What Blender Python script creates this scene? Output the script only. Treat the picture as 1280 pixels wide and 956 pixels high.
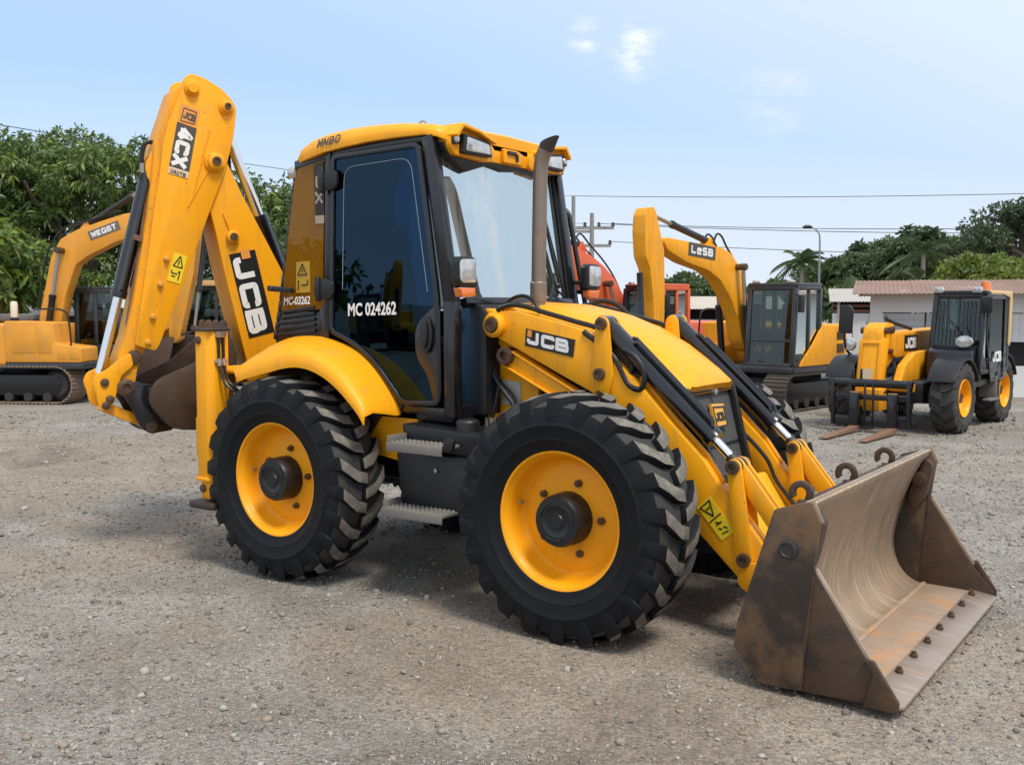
import bpy, bmesh, math, random
import numpy as np
from mathutils import Vector, Matrix

for o in list(bpy.data.objects): bpy.data.objects.remove(o)
S = bpy.context.scene
COL = S.collection
R = math.radians

# ------------------------------------------------------------------ camera, sky, sun, exposure
cam_d = bpy.data.cameras.new("camera"); cam = bpy.data.objects.new("camera", cam_d); COL.objects.link(cam)
cam.location = (2.976, -5.67, 1.855)
cam.rotation_euler = (math.pi/2 - 0.0768, 0, 0.6208)
cam_d.sensor_width = 36.0; cam_d.lens = 35.88; cam_d.clip_end = 2000; cam_d.clip_start = .05
S.camera = cam

SUN_H = Vector((.91, -.41, 0)).normalized(); SUN_EL = R(60)
w = bpy.data.worlds.new("World"); S.world = w; w.use_nodes = True
nt = w.node_tree; nt.nodes.clear()
def wn(t, **k):
    n = nt.nodes.new(t)
    for a, b in k.items(): setattr(n, a, b)
    return n
sky = wn('ShaderNodeTexSky', sky_type='NISHITA', sun_disc=False)
sky.sun_elevation = SUN_EL; sky.sun_rotation = math.atan2(SUN_H.x, SUN_H.y)
sky.air_density = 1.3; sky.dust_density = 3.0; sky.ozone_density = 2.0; sky.altitude = 0
geo = wn('ShaderNodeTexCoord')
bg = wn('ShaderNodeBackground'); bg.inputs[1].default_value = .15
outw = wn('ShaderNodeOutputWorld')
# humid tropical air: pale blue scatter everywhere, whitening towards the horizon and towards the sun
sep = wn('ShaderNodeSeparateXYZ'); nt.links.new(geo.outputs['Generated'], sep.inputs[0])
v1 = wn('ShaderNodeMix', data_type='RGBA'); v1.inputs[0].default_value = .5; v1.inputs[7].default_value = (2.9, 4.35, 6.9, 1); nt.links.new(sky.outputs[0], v1.inputs[6])
dt = wn('ShaderNodeVectorMath', operation='DOT_PRODUCT'); nt.links.new(geo.outputs['Generated'], dt.inputs[0]); dt.inputs[1].default_value = Vector((SUN_H.x*math.cos(SUN_EL), SUN_H.y*math.cos(SUN_EL), math.sin(SUN_EL)))
ms = wn('ShaderNodeMapRange', interpolation_type='SMOOTHSTEP'); ms.inputs[1].default_value = -.34; ms.inputs[2].default_value = .02; ms.inputs[4].default_value = .85; nt.links.new(dt.outputs['Value'], ms.inputs[0])
mh = wn('ShaderNodeMapRange', interpolation_type='SMOOTHSTEP'); mh.inputs[1].default_value = -.02; mh.inputs[2].default_value = .24; mh.inputs[3].default_value = .85; mh.inputs[4].default_value = 0; nt.links.new(sep.outputs[2], mh.inputs[0])
mm0 = wn('ShaderNodeMath', operation='MAXIMUM'); nt.links.new(ms.outputs[0], mm0.inputs[0]); nt.links.new(mh.outputs[0], mm0.inputs[1])
veil = wn('ShaderNodeMix', data_type='RGBA'); veil.inputs[7].default_value = (4.9, 5.35, 5.9, 1); nt.links.new(mm0.outputs[0], veil.inputs[0]); nt.links.new(v1.outputs[2], veil.inputs[6])
# a few small fair-weather clouds
mp = wn('ShaderNodeMapping'); mp.inputs['Scale'].default_value = (1, 1, 2.3); nt.links.new(geo.outputs['Generated'], mp.inputs[0])
n1 = wn('ShaderNodeTexNoise'); n1.inputs['Scale'].default_value = 22; n1.inputs['Detail'].default_value = 9; n1.inputs['Roughness'].default_value = .66
nt.links.new(mp.outputs[0], n1.inputs['Vector'])
clsum = None
for (cx_, cy_, cz_, rad, k) in [(-.507, .826, .247, .022, 1.0), (-.470, .851, .234, .036, .95), (-.357, .915, .186, .045, .4), (.62, .70, .36, .16, .9), (.80, .45, .40, .2, .8), (.75, -.3, .5, .25, .8), (-.2, -.8, .55, .25, .8), (-.9, -.2, .35, .2, .8)]:
    dn = wn('ShaderNodeVectorMath', operation='DISTANCE'); nt.links.new(geo.outputs['Generated'], dn.inputs[0])
    dn.inputs[1].default_value = Vector((cx_, cy_, cz_)).normalized()
    m = wn('ShaderNodeMapRange', interpolation_type='SMOOTHSTEP'); m.inputs[1].default_value = 0; m.inputs[2].default_value = rad
    m.inputs[3].default_value = k; m.inputs[4].default_value = 0; nt.links.new(dn.outputs['Value'], m.inputs[0])
    if clsum is None: clsum = m.outputs[0]
    else:
        a = wn('ShaderNodeMath', operation='MAXIMUM'); nt.links.new(clsum, a.inputs[0]); nt.links.new(m.outputs[0], a.inputs[1]); clsum = a.outputs[0]
nr = wn('ShaderNodeMapRange', interpolation_type='SMOOTHSTEP'); nr.inputs[1].default_value = .38; nr.inputs[2].default_value = .72; nt.links.new(n1.outputs['Fac'], nr.inputs[0])
cm = wn('ShaderNodeMath', operation='MULTIPLY'); nt.links.new(clsum, cm.inputs[0]); nt.links.new(nr.outputs[0], cm.inputs[1])
cl = wn('ShaderNodeMix', data_type='RGBA'); cl.inputs[7].default_value = (6.5, 6.5, 6.7, 1)
nt.links.new(cm.outputs[0], cl.inputs[0]); nt.links.new(veil.outputs[2], cl.inputs[6])
nt.links.new(cl.outputs[2], bg.inputs[0]); nt.links.new(bg.outputs[0], outw.inputs[0])

sd = bpy.data.lights.new("sun", 'SUN'); sd.energy = 2.6; sd.angle = R(15.0); sd.color = (1, .93, .82)
sun = bpy.data.objects.new("sun", sd); COL.objects.link(sun)
to_sun = Vector((SUN_H.x*math.cos(SUN_EL), SUN_H.y*math.cos(SUN_EL), math.sin(SUN_EL)))
sun.rotation_euler = to_sun.to_track_quat('Z', 'Y').to_euler(); sun.location = (0, 0, 30)
S.view_settings.view_transform = 'Standard'; S.view_settings.look = 'None'
S.view_settings.gamma = 1.0; S.view_settings.exposure = 0.27; S.view_settings.use_curve_mapping = False
S.render.resolution_x = 1024; S.render.resolution_y = 764

C_ = S.cycles; C_.max_bounces = 7; C_.diffuse_bounces = 3; C_.glossy_bounces = 3; C_.transmission_bounces = 3; C_.transparent_max_bounces = 12; C_.caustics_reflective = False; C_.caustics_refractive = False

# ------------------------------------------------------------------ materials
MATS = {}
def mat(name, col, rough=.5, metal=0., coat=0., dirt=None, dirt_amt=0., dirt_scale=6., var=.06, vscale=3., bump=0., bscale=60., spec=.5, scr=None, dlo=.5, dhi=.72, chips=None, streak=None):
    """principled material with noise-driven tone variation, patches of dirt and fine relief"""
    if name in MATS: return MATS[name]
    m = bpy.data.materials.new(name); m.use_nodes = True; t = m.node_tree; N = t.nodes; L = t.links
    b = N['Principled BSDF']; b.inputs['Roughness'].default_value = rough; b.inputs['Metallic'].default_value = metal
    b.inputs['Coat Weight'].default_value = coat; b.inputs['Coat Roughness'].default_value = .12
    b.inputs['Specular IOR Level'].default_value = spec
    tc = N.new('ShaderNodeTexCoord')
    nz = N.new('ShaderNodeTexNoise'); nz.inputs['Scale'].default_value = vscale; nz.inputs['Detail'].default_value = 5; L.new(tc.outputs['Object'], nz.inputs['Vector'])
    mx = N.new('ShaderNodeMix'); mx.data_type = 'RGBA'
    c0 = [max(0, c*(1-var*1.6)) for c in col]; c1 = [min(1, c*(1+var)) for c in col]
    mx.inputs[6].default_value = (*c0, 1); mx.inputs[7].default_value = (*c1, 1); L.new(nz.outputs['Fac'], mx.inputs[0])
    out = mx.outputs[2]
    if dirt:
        n2 = N.new('ShaderNodeTexNoise'); n2.inputs['Scale'].default_value = dirt_scale; n2.inputs['Detail'].default_value = 9; n2.inputs['Roughness'].default_value = .68
        L.new(tc.outputs['Object'], n2.inputs['Vector'])
        r2 = N.new('ShaderNodeMapRange'); r2.interpolation_type = 'SMOOTHSTEP'; r2.inputs[1].default_value = dlo; r2.inputs[2].default_value = dhi
        r2.inputs[3].default_value = dirt_amt*.12; r2.inputs[4].default_value = dirt_amt; L.new(n2.outputs['Fac'], r2.inputs[0])
        m2 = N.new('ShaderNodeMix'); m2.data_type = 'RGBA'; m2.inputs[7].default_value = (*dirt, 1)
        L.new(r2.outputs[0], m2.inputs[0]); L.new(out, m2.inputs[6]); out = m2.outputs[2]
        rr = N.new('ShaderNodeMapRange'); rr.inputs[3].default_value = rough; rr.inputs[4].default_value = min(1, rough+.4); L.new(r2.outputs[0], rr.inputs[0]); L.new(rr.outputs[0], b.inputs['Roughness'])
    if scr:                                     # long scratches, stretched noise
        mpn = N.new('ShaderNodeMapping'); mpn.inputs['Scale'].default_value = scr[0]; L.new(tc.outputs['Object'], mpn.inputs[0])
        n3 = N.new('ShaderNodeTexNoise'); n3.inputs['Scale'].default_value = 1; n3.inputs['Detail'].default_value = 4; L.new(mpn.outputs[0], n3.inputs['Vector'])
        r3 = N.new('ShaderNodeMapRange'); r3.inputs[1].default_value = .54; r3.inputs[2].default_value = .70; r3.inputs[4].default_value = scr[2]; L.new(n3.outputs['Fac'], r3.inputs[0])
        m3 = N.new('ShaderNodeMix'); m3.data_type = 'RGBA'; m3.inputs[7].default_value = (*scr[1], 1); L.new(r3.outputs[0], m3.inputs[0]); L.new(out, m3.inputs[6]); out = m3.outputs[2]
    if streak:                                  # rain-washed dust running down
        mpn = N.new('ShaderNodeMapping'); mpn.inputs['Scale'].default_value = (17, 17, 1.1); L.new(tc.outputs['Object'], mpn.inputs[0])
        n5 = N.new('ShaderNodeTexNoise'); n5.inputs['Scale'].default_value = 1; n5.inputs['Detail'].default_value = 5; L.new(mpn.outputs[0], n5.inputs['Vector'])
        r5 = N.new('ShaderNodeMapRange'); r5.interpolation_type = 'SMOOTHSTEP'; r5.inputs[1].default_value = .50; r5.inputs[2].default_value = .75; r5.inputs[4].default_value = streak[1]; L.new(n5.outputs['Fac'], r5.inputs[0])
        m5 = N.new('ShaderNodeMix'); m5.data_type = 'RGBA'; m5.inputs[7].default_value = (*streak[0], 1); L.new(r5.outputs[0], m5.inputs[0]); L.new(out, m5.inputs[6]); out = m5.outputs[2]
    if chips:                                   # small stone chips and scuffs down to rusty primer
        n6 = N.new('ShaderNodeTexNoise'); n6.inputs['Scale'].default_value = chips[0]; n6.inputs['Detail'].default_value = 3; n6.inputs['Distortion'].default_value = .6; L.new(tc.outputs['Object'], n6.inputs['Vector'])
        n7 = N.new('ShaderNodeTexNoise'); n7.inputs['Scale'].default_value = 2.3; L.new(tc.outputs['Object'], n7.inputs['Vector'])
        a6 = N.new('ShaderNodeMath'); a6.operation = 'MULTIPLY_ADD'; a6.inputs[1].default_value = .35; L.new(n7.outputs['Fac'], a6.inputs[0]); L.new(n6.outputs['Fac'], a6.inputs[2])
        r6 = N.new('ShaderNodeMapRange'); r6.inputs[1].default_value = chips[2]; r6.inputs[2].default_value = chips[2]+.03; r6.inputs[4].default_value = .85; L.new(a6.outputs[0], r6.inputs[0])
        m6 = N.new('ShaderNodeMix'); m6.data_type = 'RGBA'; m6.inputs[7].default_value = (*chips[1], 1); L.new(r6.outputs[0], m6.inputs[0]); L.new(out, m6.inputs[6]); out = m6.outputs[2]
    L.new(out, b.inputs['Base Color'])
    if bump:
        n4 = N.new('ShaderNodeTexNoise'); n4.inputs['Scale'].default_value = bscale; n4.inputs['Detail'].default_value = 5; L.new(tc.outputs['Object'], n4.inputs['Vector'])
        bp = N.new('ShaderNodeBump'); bp.inputs['Strength'].default_value = bump; bp.inputs['Distance'].default_value = .01; L.new(n4.outputs['Fac'], bp.inputs['Height']); L.new(bp.outputs[0], b.inputs['Normal'])
    MATS[name] = m; return m

def glass(name, tint, refl=.12, rough=.01, trans=1.0, body=(.02, .02, .02), gcol=(.95, .97, 1), film=None):
    if name in MATS: return MATS[name]
    m = bpy.data.materials.new(name); m.use_nodes = True; t = m.node_tree; N = t.nodes; L = t.links; N.clear()
    o = N.new('ShaderNodeOutputMaterial'); tr = N.new('ShaderNodeBsdfTransparent'); tr.inputs[0].default_value = (*tint, 1)
    df = N.new('ShaderNodeBsdfDiffuse'); df.inputs[0].default_value = (*body, 1)
    m0 = N.new('ShaderNodeMixShader'); m0.inputs[0].default_value = trans; L.new(df.outputs[0], m0.inputs[1]); L.new(tr.outputs[0], m0.inputs[2])
    gl = N.new('ShaderNodeBsdfGlossy'); gl.inputs['Roughness'].default_value = rough; gl.inputs[0].default_value = (*gcol, 1)
    tc = N.new('ShaderNodeTexCoord'); nz = N.new('ShaderNodeTexNoise'); nz.inputs['Scale'].default_value = 1.8; nz.inputs['Detail'].default_value = 1; L.new(tc.outputs['Object'], nz.inputs['Vector'])
    bp = N.new('ShaderNodeBump'); bp.inputs['Strength'].default_value = .10; bp.inputs['Distance'].default_value = .02; L.new(nz.outputs['Fac'], bp.inputs['Height']); L.new(bp.outputs[0], gl.inputs['Normal'])
    fr = N.new('ShaderNodeFresnel'); fr.inputs[0].default_value = 1.52
    ad = N.new('ShaderNodeMath'); ad.operation = 'ADD'; ad.inputs[1].default_value = refl; ad.use_clamp = True; L.new(fr.outputs[0], ad.inputs[0])
    mx = N.new('ShaderNodeMixShader'); L.new(ad.outputs[0], mx.inputs[0]); L.new(m0.outputs[0], mx.inputs[1]); L.new(gl.outputs[0], mx.inputs[2])
    last = mx.outputs[0]
    if film:                                    # pale vertical streaks mixed over the pane
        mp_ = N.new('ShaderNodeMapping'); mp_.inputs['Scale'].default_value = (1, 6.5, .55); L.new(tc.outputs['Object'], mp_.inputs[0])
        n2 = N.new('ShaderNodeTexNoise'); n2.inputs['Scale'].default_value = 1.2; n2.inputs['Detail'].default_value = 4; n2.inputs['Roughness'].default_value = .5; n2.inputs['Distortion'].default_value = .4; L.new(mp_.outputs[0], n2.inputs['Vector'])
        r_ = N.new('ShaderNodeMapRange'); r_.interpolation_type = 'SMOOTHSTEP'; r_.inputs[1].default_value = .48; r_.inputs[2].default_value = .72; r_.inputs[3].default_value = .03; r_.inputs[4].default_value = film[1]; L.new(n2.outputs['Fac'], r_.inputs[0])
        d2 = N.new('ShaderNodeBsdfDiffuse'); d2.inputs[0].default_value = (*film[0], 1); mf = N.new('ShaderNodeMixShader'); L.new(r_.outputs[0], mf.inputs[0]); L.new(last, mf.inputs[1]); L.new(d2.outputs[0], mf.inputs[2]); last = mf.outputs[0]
    L.new(last, o.inputs[0]); MATS[name] = m; return m

YEL = mat('yellow_paint', (.94, .395, .004), .42, coat=.08, spec=.28, dirt=(.45, .27, .09), dirt_amt=.30, dirt_scale=4, chips=(46, (.10, .04, .02), .905), streak=((.40, .22, .06), .30), var=.05, vscale=2.2, bump=.03, bscale=9)
YEL2 = mat('yellow_paint_used', (.88, .36, .004), .48, coat=.05, spec=.28, chips=(40, (.12, .05, .03), .89), streak=((.34, .20, .08), .45), dirt=(.35, .22, .09), dirt_amt=.4, dirt_scale=5, var=.08, vscale=2.5)
YEL3 = mat('yellow_paint_faded', (.74, .31, .02), .5, coat=.1, dirt=(.40, .28, .12), dirt_amt=.5, dirt_scale=3.5, var=.1)
YELW = mat('yellow_wheel_paint', (.94, .385, .004), .45, coat=.06, spec=.28, chips=(50, (.10, .04, .02), .92), dirt=(.45, .25, .08), dirt_amt=.25, dirt_scale=8, var=.04)
ORG = mat('orange_paint', (.68, .10, .022), .45, coat=.15, dirt=(.40, .20, .10), dirt_amt=.4, dirt_scale=3, var=.08)
BLK = mat('black_plastic', (.007, .008, .010), .40, dirt=(.07, .06, .05), dirt_amt=.16, dirt_scale=7, var=.1, bump=.08, bscale=160)
BLKP = mat('black_paint', (.005, .006, .010), .25, coat=.3, dirt=(.08, .07, .06), dirt_amt=.10, dirt_scale=6)
CABP = mat('dark_grey_cab_paint', (.030, .034, .040), .36, coat=.25, dirt=(.14, .12, .10), dirt_amt=.2, dirt_scale=5)
RUB = mat('black_rubber', (.005, .0065, .009), .55, dirt=(.05, .045, .04), dirt_amt=.22, dirt_scale=7, var=.15, spec=.22, bump=.12, bscale=90)
RUBW = mat('worn_dusty_rubber', (.125, .112, .096), .85, dirt=(.25, .225, .19), dirt_amt=.8, dlo=.42, dhi=.66, dirt_scale=14, var=.2, bump=.25, bscale=120)
RUBG = mat('grey_dusty_rubber', (.035, .035, .034), .8, dirt=(.13, .115, .095), dirt_amt=.5, dirt_scale=9, var=.15, bump=.15, bscale=90)
CHR = mat('chrome_rod', (.80, .80, .80), .12, metal=1., dirt=(.45, .43, .40), dirt_amt=.15)
STL = mat('bare_steel', (.42, .40, .37), .45, metal=.9, dirt=(.20, .14, .09), dirt_amt=.4, dirt_scale=20)
GRT = mat('galvanised_tread_plate', (.22, .205, .185), .65, metal=.4, dirt=(.30, .25, .2), dirt_amt=.6, dirt_scale=22, bump=.5, bscale=130)
PIN = mat('greasy_pin_steel', (.10, .065, .045), .5, metal=.5, dirt=(.22, .10, .04), dirt_amt=.5, dirt_scale=25)
DSTL = mat('dark_worn_steel', (.034, .031, .032), .38, metal=.3, dirt=(.17, .098, .052), dirt_amt=.95, dirt_scale=2.3, dlo=.42, dhi=.60, var=.3, bump=.22, bscale=40)
BSTL = mat('rust_brown_bucket_steel', (.085, .055, .038), .5, metal=.4, dirt=(.17, .085, .04), dirt_amt=.55, dirt_scale=3.2, var=.3, bump=.2, bscale=45, scr=((6, 8, 10), (.035, .03, .03), .7))
PSTL = mat('polished_scoured_steel', (.40, .30, .21), .48, metal=.3, dirt=(.30, .17, .09), dirt_amt=.75, dirt_scale=5, var=.3, vscale=5, bump=.12, bscale=60, scr=((4, 34, 3), (.62, .55, .46), .5))
FSTL = mat('orange_rust_floor_steel', (.42, .33, .26), .55, metal=.25, dirt=(.55, .26, .09), dirt_amt=.85, dirt_scale=2.6, dlo=.44, dhi=.66, var=.25, bump=.12, bscale=60, scr=((5, 26, 5), (.42, .37, .32), .5))
EXH = mat('heat_tanned_exhaust', (.30, .235, .19), .42, metal=.75, dirt=(.16, .11, .085), dirt_amt=.5, dirt_scale=6, var=.12)
SOOT = mat('sooty_steel', (.05, .045, .045), .55, metal=.4)
WHT = mat('white_vinyl', (.82, .82, .80), .5, var=.03)
DKV = mat('black_vinyl', (.014, .012, .014), .45, var=.05)
GRV = mat('grey_vinyl', (.07, .065, .06), .5, var=.05)
ORV = mat('orange_vinyl', (.80, .32, .06), .5, var=.05)
YLV = mat('yellow_vinyl', (.86, .62, .02), .5, var=.05)
SLV = mat('silver_plate', (.50, .48, .44), .5, dirt=(.30, .25, .2), dirt_amt=.6, dirt_scale=30)
LENS = mat('lamp_lens', (.62, .64, .64), .10, metal=.45, coat=.8, var=.35, vscale=16, scr=((3, 70, 3), (.25, .26, .27), .55))
AMB = mat('amber_lens', (.80, .20, .03), .2, coat=.4)
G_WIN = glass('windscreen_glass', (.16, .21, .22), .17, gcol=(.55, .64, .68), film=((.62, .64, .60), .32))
G_DOOR = glass('dark_tinted_door_glass', (.13, .20, .28), .012, gcol=(.32, .62, .95))
G_BRN = glass('boom_image_glass', (.42, .24, .07), .0, trans=.25, body=(.30, .125, .008), gcol=(.8, .7, .5))  # brown image of the boom in the pane is put into the glass colour
G_BG = glass('cab_glass', (.40, .47, .46), .035, gcol=(.80, .92, .92))
SEAT = mat('seat_fabric', (.03, .032, .036), .8)

# ------------------------------------------------------------------ geometry helpers
def XZ(u, v, w_): return (u, w_, v)          # side profile: u along x, v up, w along y
def XY(u, v, w_): return (u, v, w_)
def YZ(u, v, w_): return (w_, u, v)
def rnd(pts, r, seg=4, closed=True):
    """round the corners of a polygon or polyline"""
    out = []; n = len(pts)
    for i, p in enumerate(pts):
        if not closed and i in (0, n-1): out.append(tuple(p)); continue
        p = Vector(p); a = Vector(pts[i-1]); b = Vector(pts[(i+1) % n])
        rr = r[i] if isinstance(r, (list, tuple)) else r
        da = (a-p); db = (b-p); la = min(rr, da.length*.48); lb = min(rr, db.length*.48)
        if rr <= 1e-6: out.append(tuple(p)); continue
        A = p+da.normalized()*la; B = p+db.normalized()*lb
        for k in range(seg+1):
            t = k/seg; out.append(tuple(A*(1-t)**2+p*2*t*(1-t)+B*t*t))
    return out
def spline(pts, n=8):
    P = [Vector(p) for p in pts]; P = [P[0]*2-P[1]]+P+[P[-1]*2-P[-2]]; out = []
    for i in range(1, len(P)-2):
        for k in range(n):
            t = k/n; a, b, c, d = P[i-1], P[i], P[i+1], P[i+2]
            out.append(.5*((2*b)+(c-a)*t+(2*a-5*b+4*c-d)*t*t+(3*b-a-3*c+d)*t**3))
    out.append(P[-2]); return out

class MB:
    def __init__(s): s.v = []; s.f = []; s.m = []
    def add(s, v, f, mi=0):
        o = len(s.v); s.v += [tuple(p) for p in v]; s.f += [tuple(i+o for i in q) for q in f]; s.m += [mi]*len(f); return s
    def prism(s, poly, w0, w1, fr=XZ, mi=0):
        n = len(poly); v = [fr(u, q, w0) for u, q in poly]+[fr(u, q, w1) for u, q in poly]
        f = [tuple(range(n))[::-1], tuple(range(n, 2*n))]+[(i, (i+1) % n, n+(i+1) % n, n+i) for i in range(n)]
        return s.add(v, f, mi)
    def box(s, x0, x1, y0, y1, z0, z1, mi=0): return s.prism([(x0, y0), (x1, y0), (x1, y1), (x0, y1)], z0, z1, XY, mi)
    def bar(s, p0, p1, wd, ht, up=(0, 0, 1), mi=0):
        p0 = Vector(p0); p1 = Vector(p1); d = (p1-p0).normalized(); sd_ = d.cross(Vector(up))
        if sd_.length < 1e-4: sd_ = d.cross(Vector((1, 0, 0)))
        sd_.normalize(); u = sd_.cross(d); v = []
        for p in (p0, p1):
            for a, b in ((-1, -1), (1, -1), (1, 1), (-1, 1)): v.append(p+sd_*a*wd/2+u*b*ht/2)
        return s.add(v, [(3, 2, 1, 0), (4, 5, 6, 7), (0, 1, 5, 4), (1, 2, 6, 5), (2, 3, 7, 6), (3, 0, 4, 7)], mi)
    def cyl(s, p0, p1, r0, r1=None, n=20, mi=0):
        return s.tube([p0, p1], [r0, r0 if r1 is None else r1], n, mi)
    def tube(s, pts, r, n=10, mi=0):
        P = [Vector(p) for p in pts]; k = len(P); rr = r if isinstance(r, (list, tuple)) else [r]*k
        T = [(P[min(i+1, k-1)]-P[max(i-1, 0)]).normalized() for i in range(k)]
        a = T[0].cross(Vector((0, 0, 1)))
        if a.length < .05: a = T[0].cross(Vector((1, 0, 0)))
        a.normalize(); v = []; f = []
        for i in range(k):
            a = (a-T[i]*a.dot(T[i])).normalized(); b = T[i].cross(a)
            for j in range(n):
                t = 2*math.pi*j/n; v.append(P[i]+(a*math.cos(t)+b*math.sin(t))*rr[i])
        for i in range(k-1):
            for j in range(n): f.append((i*n+j, i*n+(j+1) % n, (i+1)*n+(j+1) % n, (i+1)*n+j))
        f.append(tuple(range(n))[::-1]); f.append(tuple(range((k-1)*n, k*n))); return s.add(v, f, mi)
    def lathe(s, prof, n=48, fr=lambda c, q, h: (c, h, q), mi=0, close=False):
        k = len(prof); v = []; f = []
        for i in range(n):
            t = 2*math.pi*i/n
            for r, h in prof: v.append(fr(r*math.cos(t), r*math.sin(t), h))
        for i in range(n):
            for j in range(k if close else k-1): f.append((i*k+j, ((i+1) % n)*k+j, ((i+1) % n)*k+(j+1) % k, i*k+(j+1) % k))
        return s.add(v, f, mi)
    def grid(s, rows, mi=0, closed=False):
        a = len(rows); b = len(rows[0]); v = [p for r in rows for p in r]; f = []
        for i in range(a-1):
            for j in range(b if closed else b-1): f.append((i*b+j, i*b+(j+1) % b, (i+1)*b+(j+1) % b, (i+1)*b+j))
        return s.add(v, f, mi)
    def mesh(s, name, mats, bevel=0., seg=2, ang=38, recalc=True, weld=False):
        me = bpy.data.meshes.new(name); me.from_pydata(s.v, [], s.f)
        me.polygons.foreach_set('material_index', s.m)
        bm = bmesh.new(); bm.from_mesh(me)
        if weld: bmesh.ops.remove_doubles(bm, verts=bm.verts, dist=1e-4)
        if recalc: bmesh.ops.recalc_face_normals(bm, faces=bm.faces)
        A = math.radians(ang)
        if bevel:
            ed = [e for e in bm.edges if len(e.link_faces) == 2 and e.calc_face_angle(0) > A]
            if ed: bmesh.ops.bevel(bm, geom=ed, offset=bevel, offset_type='OFFSET', segments=seg, profile=.5, affect='EDGES', clamp_overlap=True)
        for fc in bm.faces: fc.smooth = True
        for e in bm.edges:
            e.smooth = not (len(e.link_faces) != 2 or e.calc_face_angle(0) > A)
        bm.to_mesh(me); bm.free()
        for m in (mats if isinstance(mats, (list, tuple)) else [mats]): me.materials.append(m)
        return me
    def build(s, name, mats, parent=None, bevel=0., loc=None, label=None, **k):
        return link(name, s.mesh(name, mats, bevel, **k), parent, loc, label)

def link(name, me, parent=None, loc=None, label=None, rotz=0.):
    o = bpy.data.objects.new(name, me); COL.objects.link(o); o.parent = parent
    if loc is not None: o.location = loc
    if rotz: o.rotation_euler = (0, 0, rotz)
    if label: o['label'] = label
    return o
def thing(name, label, cat, loc=(0, 0, 0), rotz=0., group=None):
    o = bpy.data.objects.new(name, None); o.empty_display_size = .2; COL.objects.link(o); o.location = loc; o.rotation_euler = (0, 0, rotz)
    o['label'] = label; o['category'] = cat
    if group: o['group'] = group
    return o
def tag(o, label, cat, group=None):
    o['label'] = label; o['category'] = cat
    if group: o['group'] = group
    return o

# ------------------------------------------------------------------ stroke lettering (flat vinyl)
GL = {'J': [[(.8, 1), (.8, .14), (.13, .14), (.13, .42)]], 'C': [[(.92, .66), (.92, .87), (.13, .87), (.13, .13), (.92, .13), (.92, .34)]],
 'B': [[(.13, 0), (.13, 1)], [(.13, .87), (.84, .87), (.84, .5), (.13, .5)], [(.13, .5), (.9, .5), (.9, .13), (.13, .13)]],
 '4': [[(.68, 0), (.68, .99), (.12, .3)], [(.08, .27), (1, .27)]], 'X': [[(.08, 0), (.92, 1)], [(.08, 1), (.92, 0)]],
 'L': [[(.15, 1), (.15, .13), (.9, .13)]], 'e': [[(.13, .48), (.88, .48), (.88, .72), (.13, .72), (.13, .11), (.88, .11)]],
 'S': [[(.9, .87), (.13, .87), (.13, .5), (.88, .5), (.88, .13), (.1, .13)]], 'M': [[(.12, 0), (.12, 1)], [(.12, .95), (.5, .3), (.88, .95)], [(.88, 1), (.88, 0)]],
 'N': [[(.13, 0), (.13, 1)], [(.13, .95), (.87, .05)], [(.87, 1), (.87, 0)]], 'O': [[(.13, .13), (.13, .87), (.87, .87), (.87, .13), (.13, .13)]],
 '0': [[(.15, .12), (.15, .88), (.85, .88), (.85, .12), (.15, .12)]], '2': [[(.13, .66), (.13, .88), (.86, .88), (.86, .58), (.14, .12), (.92, .12)]],
 '6': [[(.86, .72), (.86, .88), (.14, .88), (.14, .12), (.86, .12), (.86, .52), (.2, .52)]], '3': [[(.1, .88), (.86, .88), (.86, .12), (.1, .12)], [(.3, .5), (.84, .5)]],
 '-': [[(.15, .48), (.85, .48)]], 'W': [[(.08, 1), (.26, .08), (.5, .8), (.74, .08), (.92, 1)]], 'E': [[(.13, 0), (.13, 1)], [(.13, .87), (.9, .87)], [(.13, .13), (.9, .13)], [(.13, .5), (.8, .5)]],
 'T': [[(.05, .87), (.95, .87)], [(.5, .8), (.5, 0)]], 'A': [[(.05, 0), (.5, .95), (.95, 0)], [(.25, .3), (.75, .3)]], 'R': [[(.13, 0), (.13, 1)], [(.13, .87), (.85, .87), (.85, .48), (.2, .48)], [(.45, .44), (.9, 0)]],
 'G': [[(.9, .72), (.9, .87), (.13, .87), (.13, .13), (.9, .13), (.9, .48), (.55, .48)]], 'D': [[(.13, .13), (.13, .87), (.85, .87), (.85, .13), (.13, .13)]],
 'U': [[(.13, 1), (.13, .13), (.87, .13), (.87, 1)]], 'I': [[(.5, 0), (.5, 1)]], 'P': [[(.13, 0), (.13, .87), (.85, .87), (.85, .45), (.2, .45)]]}
def stroke(mb, pts, t, fr, mi=0):
    P = [Vector(p) for p in pts]; cl_ = (P[0]-P[-1]).length < 1e-6
    if cl_: P = P[:-1]
    n = len(P); l = []; r_ = []
    for i in range(n):
        a = P[i-1] if (i or cl_) else None; b = P[(i+1) % n] if (i < n-1 or cl_) else None
        d0 = (P[i]-a).normalized() if a is not None else None; d1 = (b-P[i]).normalized() if b is not None else None
        if d0 is None: d0 = d1
        if d1 is None: d1 = d0
        n0 = Vector((-d0.y, d0.x)); n1 = Vector((-d1.y, d1.x)); mm = (n0+n1)
        mm = n0 if mm.length < .1 else mm.normalized(); k = min(1/max(.25, mm.dot(n0)), 1.7)
        l.append(P[i]+mm*k*t/2); r_.append(P[i]-mm*k*t/2)
    v = [fr(p.x, p.y) for p in l]+[fr(p.x, p.y) for p in r_]
    f = [(i, (i+1) % n, n+(i+1) % n, n+i) for i in range(n if cl_ else n-1)]
    mb.add(v, f, mi)
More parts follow.
